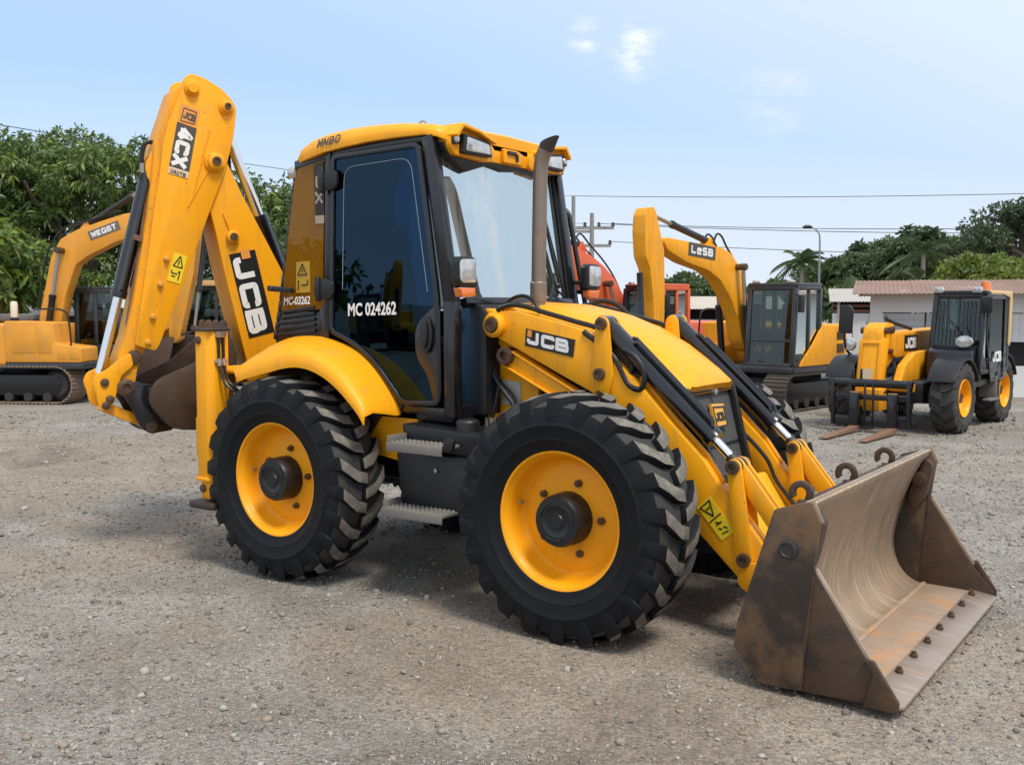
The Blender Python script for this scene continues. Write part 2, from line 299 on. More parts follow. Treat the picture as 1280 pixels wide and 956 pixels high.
def lettering(name, text, o, ux, vy, h, wd, t, m, parent, gap=.18, lift=.0, space=.5, rr=.13):
    """flat letters: o = lower-left corner, ux = reading direction, vy = up direction, both unit vectors"""
    o = Vector(o); ux = Vector(ux).normalized(); vy = Vector(vy).normalized(); nn = ux.cross(vy); mb = MB(); x = 0.; q = 0
    for ch in text:
        if ch == ' ': x += wd*space; continue
        for pth in GL[ch]:
            q += 1; off = lift+.0004*(q % 3)
            asp = h/wd
            pp = [(p[0]*wd, p[1]*h) for p in pth]
            clo = pp[0] == pp[-1]
            pr_ = rnd(pp[:-1], rr*h, 3, True) if clo and len(pp) > 3 else rnd(pp, rr*h if len(pp) > 2 else 0, 3, False)
            if clo: pr_ = pr_+[pr_[0]]
            stroke(mb, pr_, t*h, lambda a, b: o+ux*(x+a)+vy*b+nn*off)
        x += wd*(1+gap)
    return mb.build(name, m, parent, recalc=False)
def panel(name, corners, thick, m, parent, label=None):
    """thin sticker or plate from 4 corners (counter-clockwise seen from outside)"""
    c = [Vector(p) for p in corners]; nn = (c[1]-c[0]).cross(c[3]-c[0]).normalized(); mb = MB()
    mb.add([p for p in c]+[p+nn*thick for p in c], [(3, 2, 1, 0), (4, 5, 6, 7), (0, 1, 5, 4), (1, 2, 6, 5), (2, 3, 7, 6), (3, 0, 4, 7)])
    return mb.build(name, m, parent, label=label)

def print_text(name, body, o, ux, vy, h, wk, bold, m, parent, lift=0.):
    """flat sans lettering from the built-in font, cap height h, width factor wk"""
    cu = bpy.data.curves.new(name, 'FONT'); cu.body = body; cu.size = 1; cu.offset = bold; cu.dimensions = '2D'; cu.fill_mode = 'BOTH'; cu.resolution_u = 4
    t = bpy.data.objects.new(name, cu); COL.objects.link(t); dg = bpy.context.evaluated_depsgraph_get(); me = bpy.data.meshes.new_from_object(t.evaluated_get(dg)); bpy.data.objects.remove(t)
    o = Vector(o); ux = Vector(ux).normalized(); vy = Vector(vy).normalized(); nn = ux.cross(vy); ys = [v.co.y for v in me.vertices]; y0 = min(ys); k = h/(max(ys)-y0)
    for v in me.vertices: v.co = o+ux*(v.co.x*k*wk)+vy*((v.co.y-y0)*k)+nn*lift
    me.materials.clear(); me.materials.append(m)
    return link(name, me, parent)
# ------------------------------------------------------------------ wheels (shared builder)
def inset(poly, d):
    n = len(poly); out = []
    ar = sum(poly[i][0]*poly[(i+1) % n][1]-poly[(i+1) % n][0]*poly[i][1] for i in range(n)); sg = 1 if ar > 0 else -1
    for i in range(n):
        p = Vector(poly[i]); d0 = (p-Vector(poly[i-1])).normalized(); d1 = (Vector(poly[(i+1) % n])-p).normalized()
        n0 = Vector((-d0.y, d0.x))*sg; n1 = Vector((-d1.y, d1.x))*sg; m = n0+n1
        m = n0 if m.length < .1 else m.normalized(); out.append(tuple(p+m*d*min(1.6, 1/max(.3, m.dot(n0)))))
    return out
def ring(mb, poly, d, w0, w1, fr=XZ, mi=0):
    q = inset(poly, d); n = len(poly)
    v = [fr(*p, w0) for p in poly]+[fr(*p, w0) for p in q]+[fr(*p, w1) for p in poly]+[fr(*p, w1) for p in q]; f = []
    for i in range(n):
        j = (i+1) % n
        f += [(i, j, n+j, n+i), (2*n+i, 3*n+i, 3*n+j, 2*n+j), (i, 2*n+i, 2*n+j, j), (n+i, n+j, 3*n+j, 3*n+i)]
    mb.add(v, f, mi)

def tyre_mesh(name, Ro, hw, rr, nl, sgn, lugh=.04, lw=.11, rub=RUB, worn=RUBW, seed=0):
    """tyre about the y axis; hw = half width, rr = rim radius, nl = lugs per side"""
    rng = random.Random(seed)
    Rb = Ro-lugh; mb = MB(); c = hw/.215; sc = (Rb-rr)/(.65-.385)
    g = lambda r: rr+(r-.385)*sc
    half = [(g(.375), .150*c), (g(.388), .178*c), (g(.41), .182*c), (g(.425), .190*c), (g(.445), .203*c), (g(.449), .207*c), (g(.453), .204*c), (g(.48), .213*c), (g(.515), .217*c), (g(.522), .221*c), (g(.529), .216*c), (g(.545), .211*c), (g(.585), .204*c), (g(.615), .188*c), (g(.635), .155*c), (g(.646), .08*c), (g(.65), 0)]
    prof = [(r, -h) for r, h in half]+[(r, h) for r, h in half[-2::-1]]
    mb.lathe(prof, 72)
    P = 2*math.pi/nl
    for side in (-1, 1):
        for i in range(nl):
            th = i*P+(0 if side < 0 else P/2)
            st = [(.214*c, g(.535), g(.548), .00, .7), (.207*c, g(.575), g(.605), .00, .95), (.192*c, g(.60), Ro-.022, -.01, 1.), (.135*c, g(.63), Ro-.004, -.085, 1.), (.075*c, g(.64), Ro, -.155, .95), (.0-.012*c, g(.645), Ro, -.19, .85)]
            V = []; F = []; 
            for (yy, rb, rt, dt, wk) in st:
                wv = lw*wk
                for rad, kk in ((rb-.012, .62), (rt, .5)):
                    for e in (-1, 1):
                        t = th+dt+e*wv*kk+rng.uniform(-.004, .004); V.append((rad*math.cos(t), side*yy, rad*math.sin(t)))
            for k in range(len(st)-1):
                a = k*4; b = a+4
                F += [(a, a+2, b+2, b), (a+1, b+1, b+3, a+3)]
                F2 = [(a+2, a+3, b+3, b+2)]
                mb.add([], []) ; 
                if k >= 2: pass
            e = (len(st)-1)*4
            F += [(0, 1, 3, 2), (e, e+2, e+3, e+1)]
            o = len(mb.v); mb.v += V
            for q in F: mb.f.append(tuple(x+o for x in q)); mb.m.append(0)
            for k in range(len(st)-1):
                a = k*4; b = a+4; mb.f.append((o+a+2, o+a+3, o+b+3, o+b+2)); mb.m.append(1 if k >= 2 else 0)
    rb2 = Rb-.055*sc
    for i_, fc_ in enumerate(mb.f[:72*(len(prof)-1)]):
        if min(math.hypot(mb.v[k][0], mb.v[k][2]) for k in fc_) > rb2: mb.m[i_] = 2
    me = mb.mesh(name, [rub, worn, RUBG], .007 if Ro > .65 else 0, ang=30)
    return me
def rim_mesh(name, r, o, m, k=1.0):
    """dished wheel, outside towards y = o; r = flange radius"""
    q = r/.386
    pr_ = [(.386, .150), (.390, .166), (.384, .172), (.372, .168), (.366, .150), (.352, .138), (.345, .105), (.333, .055), (.318, .036), (.306, .028), (.298, .032), (.26, .036), (.20, .044), (.13, .048), (.0, .048)]
    mb = MB(); mb.lathe([(a*q, o*h*q*k) for a, h in pr_], 64)
    mb.lathe([(.386*q, o*.15*q*k), (.33*q, -o*.02*q*k), (.33*q, -o*.15*q*k)], 48)
    return mb.mesh(name, m, 0, ang=50)
def hub_mesh(name, r, o, y0, y1, m):
    mb = MB(); mb.lathe([(r*1.02, o*y0), (r, o*(y1-.02)), (r*.93, o*y1), (r*.6, o*(y1+.002)), (r*.55, o*(y1-.004)), (r*.3, o*(y1-.004)), (r*.27, o*(y1+.003)), (0, o*(y1+.003))], 40)
    for a in range(3):                          # raised curved marks on the cap
        pts = [(r*.72*math.cos(t), o*(y1+.003), r*.72*math.sin(t)) for t in [a*2.09+.25*i for i in range(5)]]
        mb.tube(pts, .006, 6)
    return mb.mesh(name, m, 0, ang=40)
def bolt_mesh(name, r, h, o, m):
    mb = MB(); mb.lathe([(r, 0), (r, o*h*.6), (r*.62, o*h*.65), (r*.62, o*h), (0, o*h)], 8); return mb.mesh(name, m)

# ------------------------------------------------------------------ the backhoe loader in front
BH = thing('backhoe_loader', 'large yellow backhoe loader with black cab and rusty front bucket, nearest to the camera', 'backhoe loader', (0, 0, 0))
NW, FWx, RWx, WY, WZ = -1, 0., -2.27, .912, .68
for s in (-1, 1):
    ty = tyre_mesh('tyre', .695, .215, .385, 22, s, lugh=.034, lw=.122, seed=3); rm = rim_mesh('wheel', .386, s, YELW); hb = hub_mesh('hub', .145, s, .03, .185, BLK); bt = bolt_mesh('wheel_bolt', .021, .035, s, PIN)
    for x, rot in ((FWx, .11), (RWx, .02)):
        W = link('wheel', rm, BH, (x, s*WY, WZ)); W.rotation_euler = (0, rot, 0)
        link('tyre', ty, W); link('hub', hb, W)
        for i in range(5):
            a = R(80+72*i); link('wheel_bolt', bt, W, (.205*math.cos(a), s*.043, .205*math.sin(a)))
        vs = MB(); vs.cyl((-.315, s*.06, .02), (-.315, s*.085, .02), .012, .008, 8); vs.build('valve_stem', STL, W)

# chassis
m = MB(); m.box(-3.0, -.2, -.30, .30, .62, .92); m.box(-.2, .38, -.26, .26, .66, .95); m.box(-2.95, -2.75, -.85, .85, .78, 1.05)
m.build('chassis_frame', BLKP, BH, .012)
for x in (FWx, RWx):
    m = MB(); m.tube([(x, -.80, .68), (x, -.55, .68), (x, -.42, .68), (x, -.2, .68), (x, 0, .68), (x, .2, .68), (x, .42, .68), (x, .55, .68), (x, .80, .68)], [.15, .14, .10, .12, .19, .12, .10, .14, .15], 16); m.build('axle', BLKP, BH)
for s in (-1, 1):
    m = MB(); m.prism(rnd([(-1.86, .86), (-1.36, .80), (-1.36, 1.18), (-1.86, 1.42)], .03), s*.66, s*.60); m.build('side_panel', YEL, BH, .008)
    m = MB(); m.prism([(-2.75, .95), (-1.8, .95), (-1.6, 1.2), (-1.7, 1.45), (-2.0, 1.55), (-2.5, 1.55), (-2.75, 1.35)], s*.70, s*.62); m.build('inner_wing', BLK, BH, .01)
# rear frame with slide rails
m = MB(); m.box(-3.12, -2.98, -1.0, 1.0, 1.28, 1.40); m.box(-3.12, -2.98, -1.0, 1.0, .68, .82); m.box(-3.06, -2.95, -.98, -.86, .82, 1.28); m.box(-3.06, -2.95, .86, .98, .82, 1.28)
m.box(-3.0, -2.62, -.95, -.72, 1.36, 1.39); m.box(-3.0, -2.62, .72, .95, 1.36, 1.39)
m.build('rear_frame', YEL2, BH, .01)
m = MB(); m.box(-3.24, -3.125, -.12, .52, .6, 1.46); m.cyl((-3.35, .2, .62), (-3.35, .2, 1.4), .13, n=24); m.box(-3.36, -3.2, .02, .38, .62, .74); m.box(-3.36, -3.2, .02, .38, 1.24, 1.36); m.build('kingpost', YEL2, BH, .01)

# fenders
FI = [(-2.99, 1.34), (-2.86, 1.44), (-2.72, 1.52), (-2.6, 1.57), (-2.43, 1.62), (-2.24, 1.635), (-2.04, 1.61), (-1.83, 1.545), (-1.68, 1.45), (-1.56, 1.33), (-1.48, 1.22), (-1.455, 1.155)]
FO = [(-2.66, 1.365), (-2.56, 1.395), (-2.45, 1.42), (-2.33, 1.445), (-2.2, 1.475), (-2.06, 1.49), (-1.93, 1.475), (-1.80, 1.43), (-1.68, 1.36), (-1.58, 1.28), (-1.50, 1.205), (-1.46, 1.15)]
for s in (-1, 1):
    I = spline([(a, b, 0) for a, b in FI], 4); O = spline([(a, b, 0) for a, b in FO], 4); rows = []
    for t, bul, y in ((0, 0, .72), (0, .0, .77), (.18, .012, .83), (.40, .026, .91), (.65, .036, .985), (.85, .030, 1.04), (.95, .014, 1.06), (1., -.02, 1.066), (1., -.05, 1.064)):
        rows.append([(a.x*(1-t)+b.x*t, s*y, a.y*(1-t)+b.y*t+bul) for a, b in zip(I, O)])
    for t, bul, y in ((1., -.05, 1.054), (.95, -.0, 1.048), (.65, .018, .975), (.3, .0, .87), (0, -.02, .77), (0, -.02, .72)):
        rows.append([(a.x*(1-t)+b.x*t, s*y, a.y*(1-t)+b.y*t+bul) for a, b in zip(I, O)])
    m = MB(); n_ = len(rows); cols = list(zip(*rows)); m.grid([list(c) for c in cols], closed=True)
    m.f.append(tuple(range(n_))); m.m.append(0); m.f.append(tuple(range(len(m.v)-n_, len(m.v)))[::-1]); m.m.append(0)
    m.build('fender', YEL, BH, 0, ang=50)

# cab ------------------------------------------------------------
CY = .72
door = rnd([(-2.03, 2.845), (-1.25, 2.865), (-1.105, 1.90), (-1.095, 1.215), (-1.42, 1.20), (-1.53, 1.315), (-1.68, 1.475), (-1.86, 1.585), (-2.07, 1.66)], [.05, .06, 0, .06, .06, .1, .1, .1, .05], 4)
m = MB()
for s in (-1, 1):
    ya, yb = s*(CY-.05), s*(CY)
    m.bar((-1.21, s*.70, 2.90), (-1.04, s*.695, 1.86), .085, .075, (0, 1, 0)); m.bar((-1.04, s*.695, 1.87), (-1.03, s*.70, 1.14), .085, .085, (0, 1, 0))
    m.bar((-2.075, s*.695, 2.88), (-2.115, s*.695, 1.60), .05, .08, (0, 1, 0))
    cp = spline([(-2.40, s*.69, 2.84), (-2.46, s*.69, 2.55), (-2.52, s*.69, 2.25), (-2.59, s*.69, 1.88), (-2.66, s*.69, 1.60)], 4)
    for a, b in zip(cp, cp[1:]): m.bar(a, b, .035, .05, (0, 1, 0))
    m.prism([(-2.42, 2.84), (-2.07, 2.885), (-1.68, 2.91), (-1.22, 2.915), (-1.22, 2.86), (-1.68, 2.855), (-2.05, 2.835), (-2.42, 2.78)], ya, yb)
    m.prism([(-1.455, 1.155), (-1.0, 1.13), (-1.0, 1.20), (-1.42, 1.205)], ya, yb)
    m.prism([(-2.14, 1.90), (-2.14, 1.60), (-1.88, 1.565), (-1.70, 1.46), (-1.55, 1.31), (-1.44, 1.19), (-1.47, 1.14), (-1.60, 1.26), (-1.76, 1.42), (-1.92, 1.52), (-2.15, 1.575), (-2.20, 1.575), (-2.20, 1.90)], ya, s*(CY-.005))
    m.prism([(-2.20, 1.80), (-2.20, 1.60), (-2.64, 1.545), (-2.665, 1.62), (-2.60, 1.80)], ya, s*(CY-.012))        # louvred quarter panel
m.box(-1.07, -1.0, -.66, .66, 1.10, 1.22); m.box(-1.25, -1.15, -.66, .66, 2.82, 2.90); m.box(-2.45, -2.36, -.66, .66, 2.78, 2.86)
m.box(-2.62, -1.02, -.66, .66, 1.10, 1.16); m.box(-2.66, -2.6, -.66, .66, 1.1, 1.62)
m.prism([(-1.06, 1.80), (-.97, 1.86), (-.99, 1.90), (-1.09, 1.87)], -.62, .62); m.build('cab_frame', BLKP, BH, .008)
m = MB()
for k in range(5):
    z = 1.625+.040*k; x0 = -2.635+.013*k
    m.prism(rnd([(x0, z), (-2.235, z+.035), (-2.235, z+.058), (x0+.01, z+.02)], .006), -CY-.006, -CY+.02)
m.build('louvre_panel', BLK, BH, .004)
for s in (-1, 1):
    d = MB(); ring(d, door, .034, s*(CY+.006), s*(CY+.034)); dr_ = d.build('door', BLKP, BH, .006)
    g = MB(); g.prism(inset(door, .022), s*(CY+.012), s*(CY+.020)); g.build('door_glass', G_DOOR if s < 0 else G_BG, dr_)
    if s < 0:
        h = MB(); el = [(-1.20+.052*math.cos(t), 1.66+.115*math.sin(t)) for t in [k*math.pi/12 for k in range(24)]]
        h.prism(el, -CY-.030, -CY-.048); el2 = [(-1.20+.026*math.cos(t), 1.665+.085*math.sin(t)) for t in [k*math.pi/12 for k in range(24)]]; h.prism(el2, -CY-.048, -CY-.066); h.build('door_handle', BLK, dr_, .012)
        h = MB(); h.prism(rnd([(-1.12, 1.86), (-1.095, 1.84), (-1.09, 1.25), (-1.15, 1.22), (-1.19, 1.40), (-1.30, 1.52), (-1.30, 1.72)], .08, 5), -CY-.020, -CY-.030); h.build('lock_cover', BLKP, dr_, .006)
        for z, x in ((2.68, -2.035), (1.955, -2.085)):
            h = MB(); h.prism(rnd([(x-.10, z-.055), (x+.02, z-.075), (x+.085, z-.05), (x+.085, z+.05), (x+.02, z+.075), (x-.10, z+.055)], .03), -CY-.030, -CY-.062)
            h.cyl((x-.055, -CY-.06, z-.085), (x-.055, -CY-.06, z+.085), .02, n=12); h.build('door_hinge', BLK, dr_, .012)
        seal = MB(); sp_ = rnd([(-1.945, 1.95), (-1.915, 2.755), (-1.335, 2.775), (-1.20, 1.93)], .09, 4, False)
        seal.tube([(a, -CY-.0225, b) for a, b in sp_], .0022, 5); seal.build('defroster_line', mat('etched_line', (.25, .30, .34), .6), dr_)
    q = rnd([(-2.405, 2.79), (-2.125, 2.83), (-2.165, 1.82), (-2.585, 1.79), (-2.50, 2.3)], [.05, .02, .03, .04, 0], 4)
    g = MB(); g.prism(q, s*(CY-.012), s*(CY-.004)); g.build('quarter_window', G_BRN if s < 0 else G_BG, BH, label='rear quarter window with stickers, amber-brown image of the boom painted into the pane' if s < 0 else None)
h = MB(); h.cyl((-2.60, -.70, 1.96), (-2.62, -.78, 1.96), .018, n=10); h.prism(rnd([(-2.66, 1.945), (-2.42, 1.93), (-2.42, 1.965), (-2.66, 1.985)], .012), -.735, -.775); h.build('window_catch', BLK, BH, .006)
# windscreen (upper and lower pane), rear window
m = MB(); xs = [-.64, -.5, -.3, -.1, .1, .3, .5, .64]
def wx(y, z, bow=.05): 
    t = (z-1.86)/(2.86-1.86); return (-1.045*(1-t)+-1.205*t)+bow*(1-(y/.66)**2)
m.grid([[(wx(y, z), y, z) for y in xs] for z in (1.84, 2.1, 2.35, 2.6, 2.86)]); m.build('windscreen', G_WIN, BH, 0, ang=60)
m = MB(); m.grid([[(-1.025+.04*(1-(y/.66)**2), y, z) for y in xs] for z in (1.20, 1.5, 1.84)]); m.build('lower_windscreen', G_DOOR, BH, 0, ang=60)
m = MB(); m.grid([[(-2.42-(2.8-z)*.2, y, z) for y in (-.66, .66)] for z in (1.62, 2.2, 2.80)]); m.build('rear_window', G_BG, BH)
m = MB()
for y in (-.655, .655): m.tube([(wx(y, z, .0)+.012, y, z) for z in (1.84, 2.3, 2.84)], .010, 6)
m.tube([(wx(y, 1.845)+.004, y, 1.845) for y in xs], .012, 6); m.build('windscreen_seal', BLK, BH)
# roof
ST = [(-2.475, .60, 2.825, 2.865), (-2.44, .67, 2.82, 2.90), (-2.36, .725, 2.825, 2.945), (-2.25, .75, 2.84, 2.985), (-2.1, .755, 2.868, 3.01), (-1.9, .755, 2.888, 3.025), (-1.68, .755, 2.903, 3.025), (-1.44, .755, 2.907, 3.012), (-1.22, .745, 2.905, 2.985), (-1.14, .72, 2.89, 2.965), (-1.10, .67, 2.87, 2.945)]
rows = []
for x, w_, zl, zt in ST:
    h_ = zt-zl; half = [(-w_+.05, zl-.004), (-w_, zl), (-w_-.006, zl+.3*h_), (-w_+.02, zl+.72*h_), (-w_+.07, zl+.93*h_), (-w_+.16, zt), (-w_*.5, zt+.018), (0, zt+.024)]
    full = half+[(-y, z) for y, z in half[-2::-1]]; rows.append([(x, y, z) for y, z in full])
m = MB(); m.grid(rows, closed=True); n_ = len(rows[0]); m.f += [tuple(range(n_)), tuple(range(len(m.v)-n_, len(m.v)))[::-1]]; m.m += [0, 0]
ro = m.build('roof', YEL, BH, 0, ang=50)
for s in (-1, 1):
    m = MB(); m.prism(rnd([(s*.665, 2.84), (s*.66, 2.905), (s*.60, 2.978), (s*.42, 2.955), (s*.26, 2.905), (s*.20, 2.865), (s*.20, 2.785), (s*.30, 2.772), (s*.62, 2.785)], .025), -1.42, -1.075, YZ)
    m.prism(rnd([(s*.665, 2.90), (s*.60, 2.98), (s*.42, 2.957), (s*.25, 2.905), (s*.25, 2.885), (s*.42, 2.935), (s*.59, 2.955), (s*.645, 2.885)], .008), -1.2, -1.02, YZ)
    m.build('lamp_pod', YEL, ro, .012)
    l = MB(); l.prism(rnd([(s*.58, 2.795), (s*.57, 2.93-.01), (s*.30, 2.895), (s*.275, 2.80)], .015), -1.09, -1.035, YZ); lp = l.build('work_lamp', BLK, ro, .008)
    l = MB(); l.prism(rnd([(s*.555, 2.812), (s*.545, 2.900), (s*.32, 2.876), (s*.30, 2.815)], .012), -1.04, -1.028, YZ); l.build('lens', LENS, lp, .003)
    l = MB(); l.prism(rnd([(s*.655, 2.845), (s*.65, 2.905), (s*.595, 2.915), (s*.595, 2.85)], .008), -1.09, -1.055, YZ); lp = l.build('marker_lamp', BLK, ro, .004)
    l = MB(); l.lathe([(.026, 0), (.02, .008), (0, .01)], 16, lambda a, b, h: (-1.055+h, s*.625+a, 2.88+b)); l.build('lens', LENS, lp)
m = MB(); m.prism(rnd([(-.22, 2.785), (.22, 2.785), (.22, 2.905), (-.22, 2.905)], .01), -1.42, -1.10, YZ); m.build('visor', YEL, ro, .015)
m = MB(); m.prism(rnd([(-.10, 2.79), (.12, 2.79), (.14, 2.86), (.06, 2.885), (-.10, 2.885)], .01), -1.10, -1.07, YZ); bk = m.build('wiper_motor_cover', YEL2, ro, .008)
m = MB(); m.box(-1.07, -1.055, -.07, .03, 2.85, 2.872); m.box(-1.07, -1.055, .03, .05, 2.81, 2.86); m.build('bracket', SOOT, bk, .004)
m = MB(); m.prism(rnd([(-.70, 2.86), (.70, 2.86), (.70, 2.795), (.5, 2.765), (.2, 2.77), (-.05, 2.745), (-.2, 2.77), (-.45, 2.70), (-.50, 2.72), (-.66, 2.80)], .01), -1.22, -1.115, YZ); m.build('headliner_trim', BLK, ro, .01)
m = MB(); m.tube(spline([(-1.55, -.40, 3.03), (-1.55, -.40, 3.055), (-1.52, -.40, 3.065), (-1.50, -.40, 3.055), (-1.50, -.40, 3.03)], 4), .006, 6); m.build('lifting_eye', STL, ro)
m = MB(); m.lathe([(0, -.05), (.035, -.045), (.045, -.01), (.045, .03), (0, .03)], 16, lambda a, b, h: (-2.44+h, -.70+a*.7, 2.765+b)); m.build('rear_lamp', LENS, ro)
lettering('roof_letters', 'MNBO', (-2.15, -.7645, 2.900), (1, 0, .10), (.18, .22, 1), .058, .046, .2, GRV, ro, gap=.2)
# number on the door and stickers on the quarter window
print_text('door_number', 'MC 024262', (-1.90, -CY-.0225, 1.772), (1, 0, .030), (0, 0, 1), .088, .80, .028, WHT, BH)
print_text('window_number', 'MC-03262', (-2.545, -CY-.005, 1.845), (1, 0, .03), (.1, 0, 1), .058, .82, .026, WHT, BH)
panel('warning_sticker', [(-2.42, -CY+.003, 1.93), (-2.28, -CY+.003, 1.935), (-2.28, -CY+.003, 2.15), (-2.41, -CY+.003, 2.145)], .006, mat('dull_yellow_vinyl', (.46, .28, .012), .5), BH)
m = MB()
for p, q in (((-2.395, 2.055), (-2.305, 2.055)), ((-2.305, 2.055), (-2.35, 2.13)), ((-2.35, 2.13), (-2.395, 2.055)), ((-2.35, 2.07), (-2.35, 2.10)), ((-2.39, 1.955), (-2.39, 2.02)), ((-2.36, 1.985), (-2.30, 1.985)), ((-2.30, 1.985), (-2.30, 2.02))): m.bar((p[0], -CY-.0055, p[1]), (q[0], -CY-.0055, q[1]), .008, .002, (0, 1, 0))
m.build('sticker_symbols', DKV, BH)
panel('window_decal', [(-2.215, -CY+.003, 2.46), (-2.13, -CY+.003, 2.46), (-2.13, -CY+.003, 2.815), (-2.225, -CY+.003, 2.80)], .006, mat('smoked_vinyl', (.03, .022, .015), .5), BH)
lettering('window_decal_letters', 'X', (-2.21, -CY-.004, 2.53), (0, 0, 1), (-1, 0, 0), -.07, .09, .26, mat('smoked_white_vinyl', (.42, .36, .28), .5), BH)
panel('decal_strip', [(-2.212, -CY+.002, 2.40), (-2.132, -CY+.002, 2.40), (-2.130, -CY+.002, 2.455), (-2.215, -CY+.002, 2.455)], .006, mat('tan_vinyl', (.48, .38, .28), .5), BH)
lettering('window_decal_letters', 'C', (-2.145, -CY-.0045, 2.64), (0, 0, 1), (-1, 0, 0), .06, .08, .28, mat('smoked_white_vinyl', (.42, .36, .28), .5), BH)
# cab interior
m = MB(); m.box(-2.2, -1.75, -.25, .25, 1.45, 1.58); m.prism(rnd([(-2.22, 1.55), (-2.08, 1.55), (-2.14, 2.25), (-2.24, 2.25)], .05), -.24, .24); m.prism(rnd([(-2.25, 2.24), (-2.15, 2.24), (-2.17, 2.45), (-2.25, 2.45)], .04), -.13, .13); m.box(-2.1, -1.85, -.15, .15, 1.16, 1.46)
m.box(-2.1, -1.8, -.36, -.27, 1.62, 1.70); m.box(-2.1, -1.8, .27, .36, 1.62, 1.70); m.build('seat', SEAT, BH, .03)
m = MB(); m.prism(rnd([(-1.30, 1.16), (-1.08, 1.16), (-1.06, 1.80), (-1.18, 1.84), (-1.30, 1.74)], .05), -.30, .55); m.build('dashboard', BLK, BH, .02)
m = MB(); m.cyl((-1.24, .0, 1.70), (-1.38, .0, 1.95), .03, n=12)
cwl = Vector((-1.385, 0, 1.96)); ax = Vector((-.14, 0, .25)).normalized(); bx_ = Vector((0, 1, 0)); cx_ = ax.cross(bx_)
m.tube([cwl+(bx_*math.cos(t)+cx_*math.sin(t))*.19 for t in [k*math.pi/12 for k in range(25)]], .014, 8); m.bar(cwl-bx_*.19, cwl+bx_*.19, .03, .01); m.build('steering_wheel', BLK, BH)
# exhaust
m = MB(); m.tube([(-.727, -.2, 1.82), (-.722, -.2, 2.2), (-.714, -.2, 2.66), (-.708, -.2, 2.735), (-.695, -.20, 2.79), (-.672, -.20, 2.835)], [.047, .047, .047, .047, .048, .049], 24); ex = m.build('exhaust_stack', EXH, BH, 0, ang=60)
m = MB(); m.lathe([(.050, 1.87), (.054, 1.875), (.054, 1.99), (.050, 1.995)], 24, lambda a, b, h: (-.726+a, -.2+b, h)); m.build('clamp_band', EXH, ex)
d_ = Vector((.45, 0, .9)).normalized(); e_ = Vector((0, 1, 0)); f_ = d_.cross(e_); c_ = Vector((-.672, -.2, 2.83)); rows = []
for k in range(24):
    t = 2*math.pi*k/24; p = c_+(e_*math.cos(t)+f_*math.sin(t))*.0495; L_ = .02+.075*(1+math.sin(t+0))/2 if True else 0
    rows.append((p, p+d_*(.018+.095*(.5-.5*math.sin(t)))))
m = MB(); m.grid([[a, b] for a, b in rows+[rows[0]]]); m.grid([[a-(a-c_)*.08, b-(b-(c_+d_*(b-c_).dot(d_)))*.08] for a, b in rows+[rows[0]]]); m.build('rain_cut_tip', SOOT, ex, recalc=False)

# hood: one shell, crowned, falling to the nose
HS = [(-.90, .40, 1.80, 1.866, 1.60), (-.80, .40, 1.80, 1.868, 1.55), (-.55, .395, 1.785, 1.855, 1.50), (-.30, .39, 1.735, 1.805, 1.46), (-.05, .38, 1.645, 1.715, 1.42), (.12, .37, 1.555, 1.625, 1.38), (.24, .36, 1.475, 1.545, 1.36), (.32, .35, 1.42, 1.478, 1.36), (.352, .345, 1.398, 1.448, 1.366), (.375, .338, 1.382, 1.420, 1.366), (.390, .330, 1.372, 1.396, 1.362), (.397, .322, 1.366, 1.378, 1.358)]
rows = []
for x, w_, ze, zc, zs in HS:
    half = [(-w_-.002, zs), (-w_, ze-.04), (-w_+.008, ze-.012), (-w_+.04, ze+.012), (-w_*.72, ze+(zc-ze)*.62), (-w_*.4, ze+(zc-ze)*.9), (0, zc)]
    rows.append([(x+.02*(1-(y/w_)**2 if x > .3 else 0), y, z) for y, z in half+[(-y, z) for y, z in half[-2::-1]]])
m = MB(); m.grid(rows); n_ = len(rows[0]); m.f.append(tuple(range(len(m.v)-n_, len(m.v)))); m.m.append(0); hd = m.build('hood', YEL, BH, 0, ang=50)
m = MB(); m.prism(rnd([(-1.02, 1.15), (-.895, 1.15), (-.895, 1.79), (-.93, 1.84), (-1.02, 1.87)], .02), -.54, .54); m.build('cowl', BLK, BH, .012)
for s in (-1, 1):
    m = MB(); m.prism([(-.95, .95), (.30, .80), (.385, .95), (.345, 1.37), (.10, 1.40), (-.05, 1.46), (-.3, 1.50), (-.95, 1.60)], s*.335, s*.30); m.build('engine_cover', BLK, BH, .01)
# grille
gx = lambda z: .372+(1.365-z)*.33
gw = lambda z: .325-(1.365-z)*.17
m = MB(); zz = [1.362, 1.2, 1.05, .9, .82]
m.grid([[(gx(z)-.02, k*gw(z), z) for k in (-1, 1)] for z in zz]); m.build('grille_screen', mat('grille_mesh', (.07, .07, .07), .5, bump=.8, bscale=220, dirt=(.13, .12, .11), dirt_amt=.35), BH)
m = MB()
for s in (-1, 1): m.bar((gx(1.362), s*gw(1.362), 1.362), (gx(.82), s*gw(.82), .82), .035, .05, (1, 0, 0))
m.bar((gx(1.345), -gw(1.34), 1.345), (gx(1.345), gw(1.34), 1.345), .03, .045, (1, 0, 0)); m.bar((gx(.83), -gw(.83), .83), (gx(.83), gw(.83), .83), .04, .04, (1, 0, 0))
m.bar((gx(1.02)-.012, -gw(1.02), 1.02), (gx(1.02)-.012, gw(1.02), 1.02), .012, .018, (1, 0, 0))
gf = m.build('grille_frame', BLK, BH, .006)
m = MB(); m.lathe([(.022, 0), (.022, .025), (.012, .03), (0, .03)], 14, lambda a, b, h: (gx(1.33)+.01+h, .02+a, 1.325+b)); m.build('grille_latch', STL, gf)
pz = lambda y, z: Vector((gx(z)-.006, y, z))
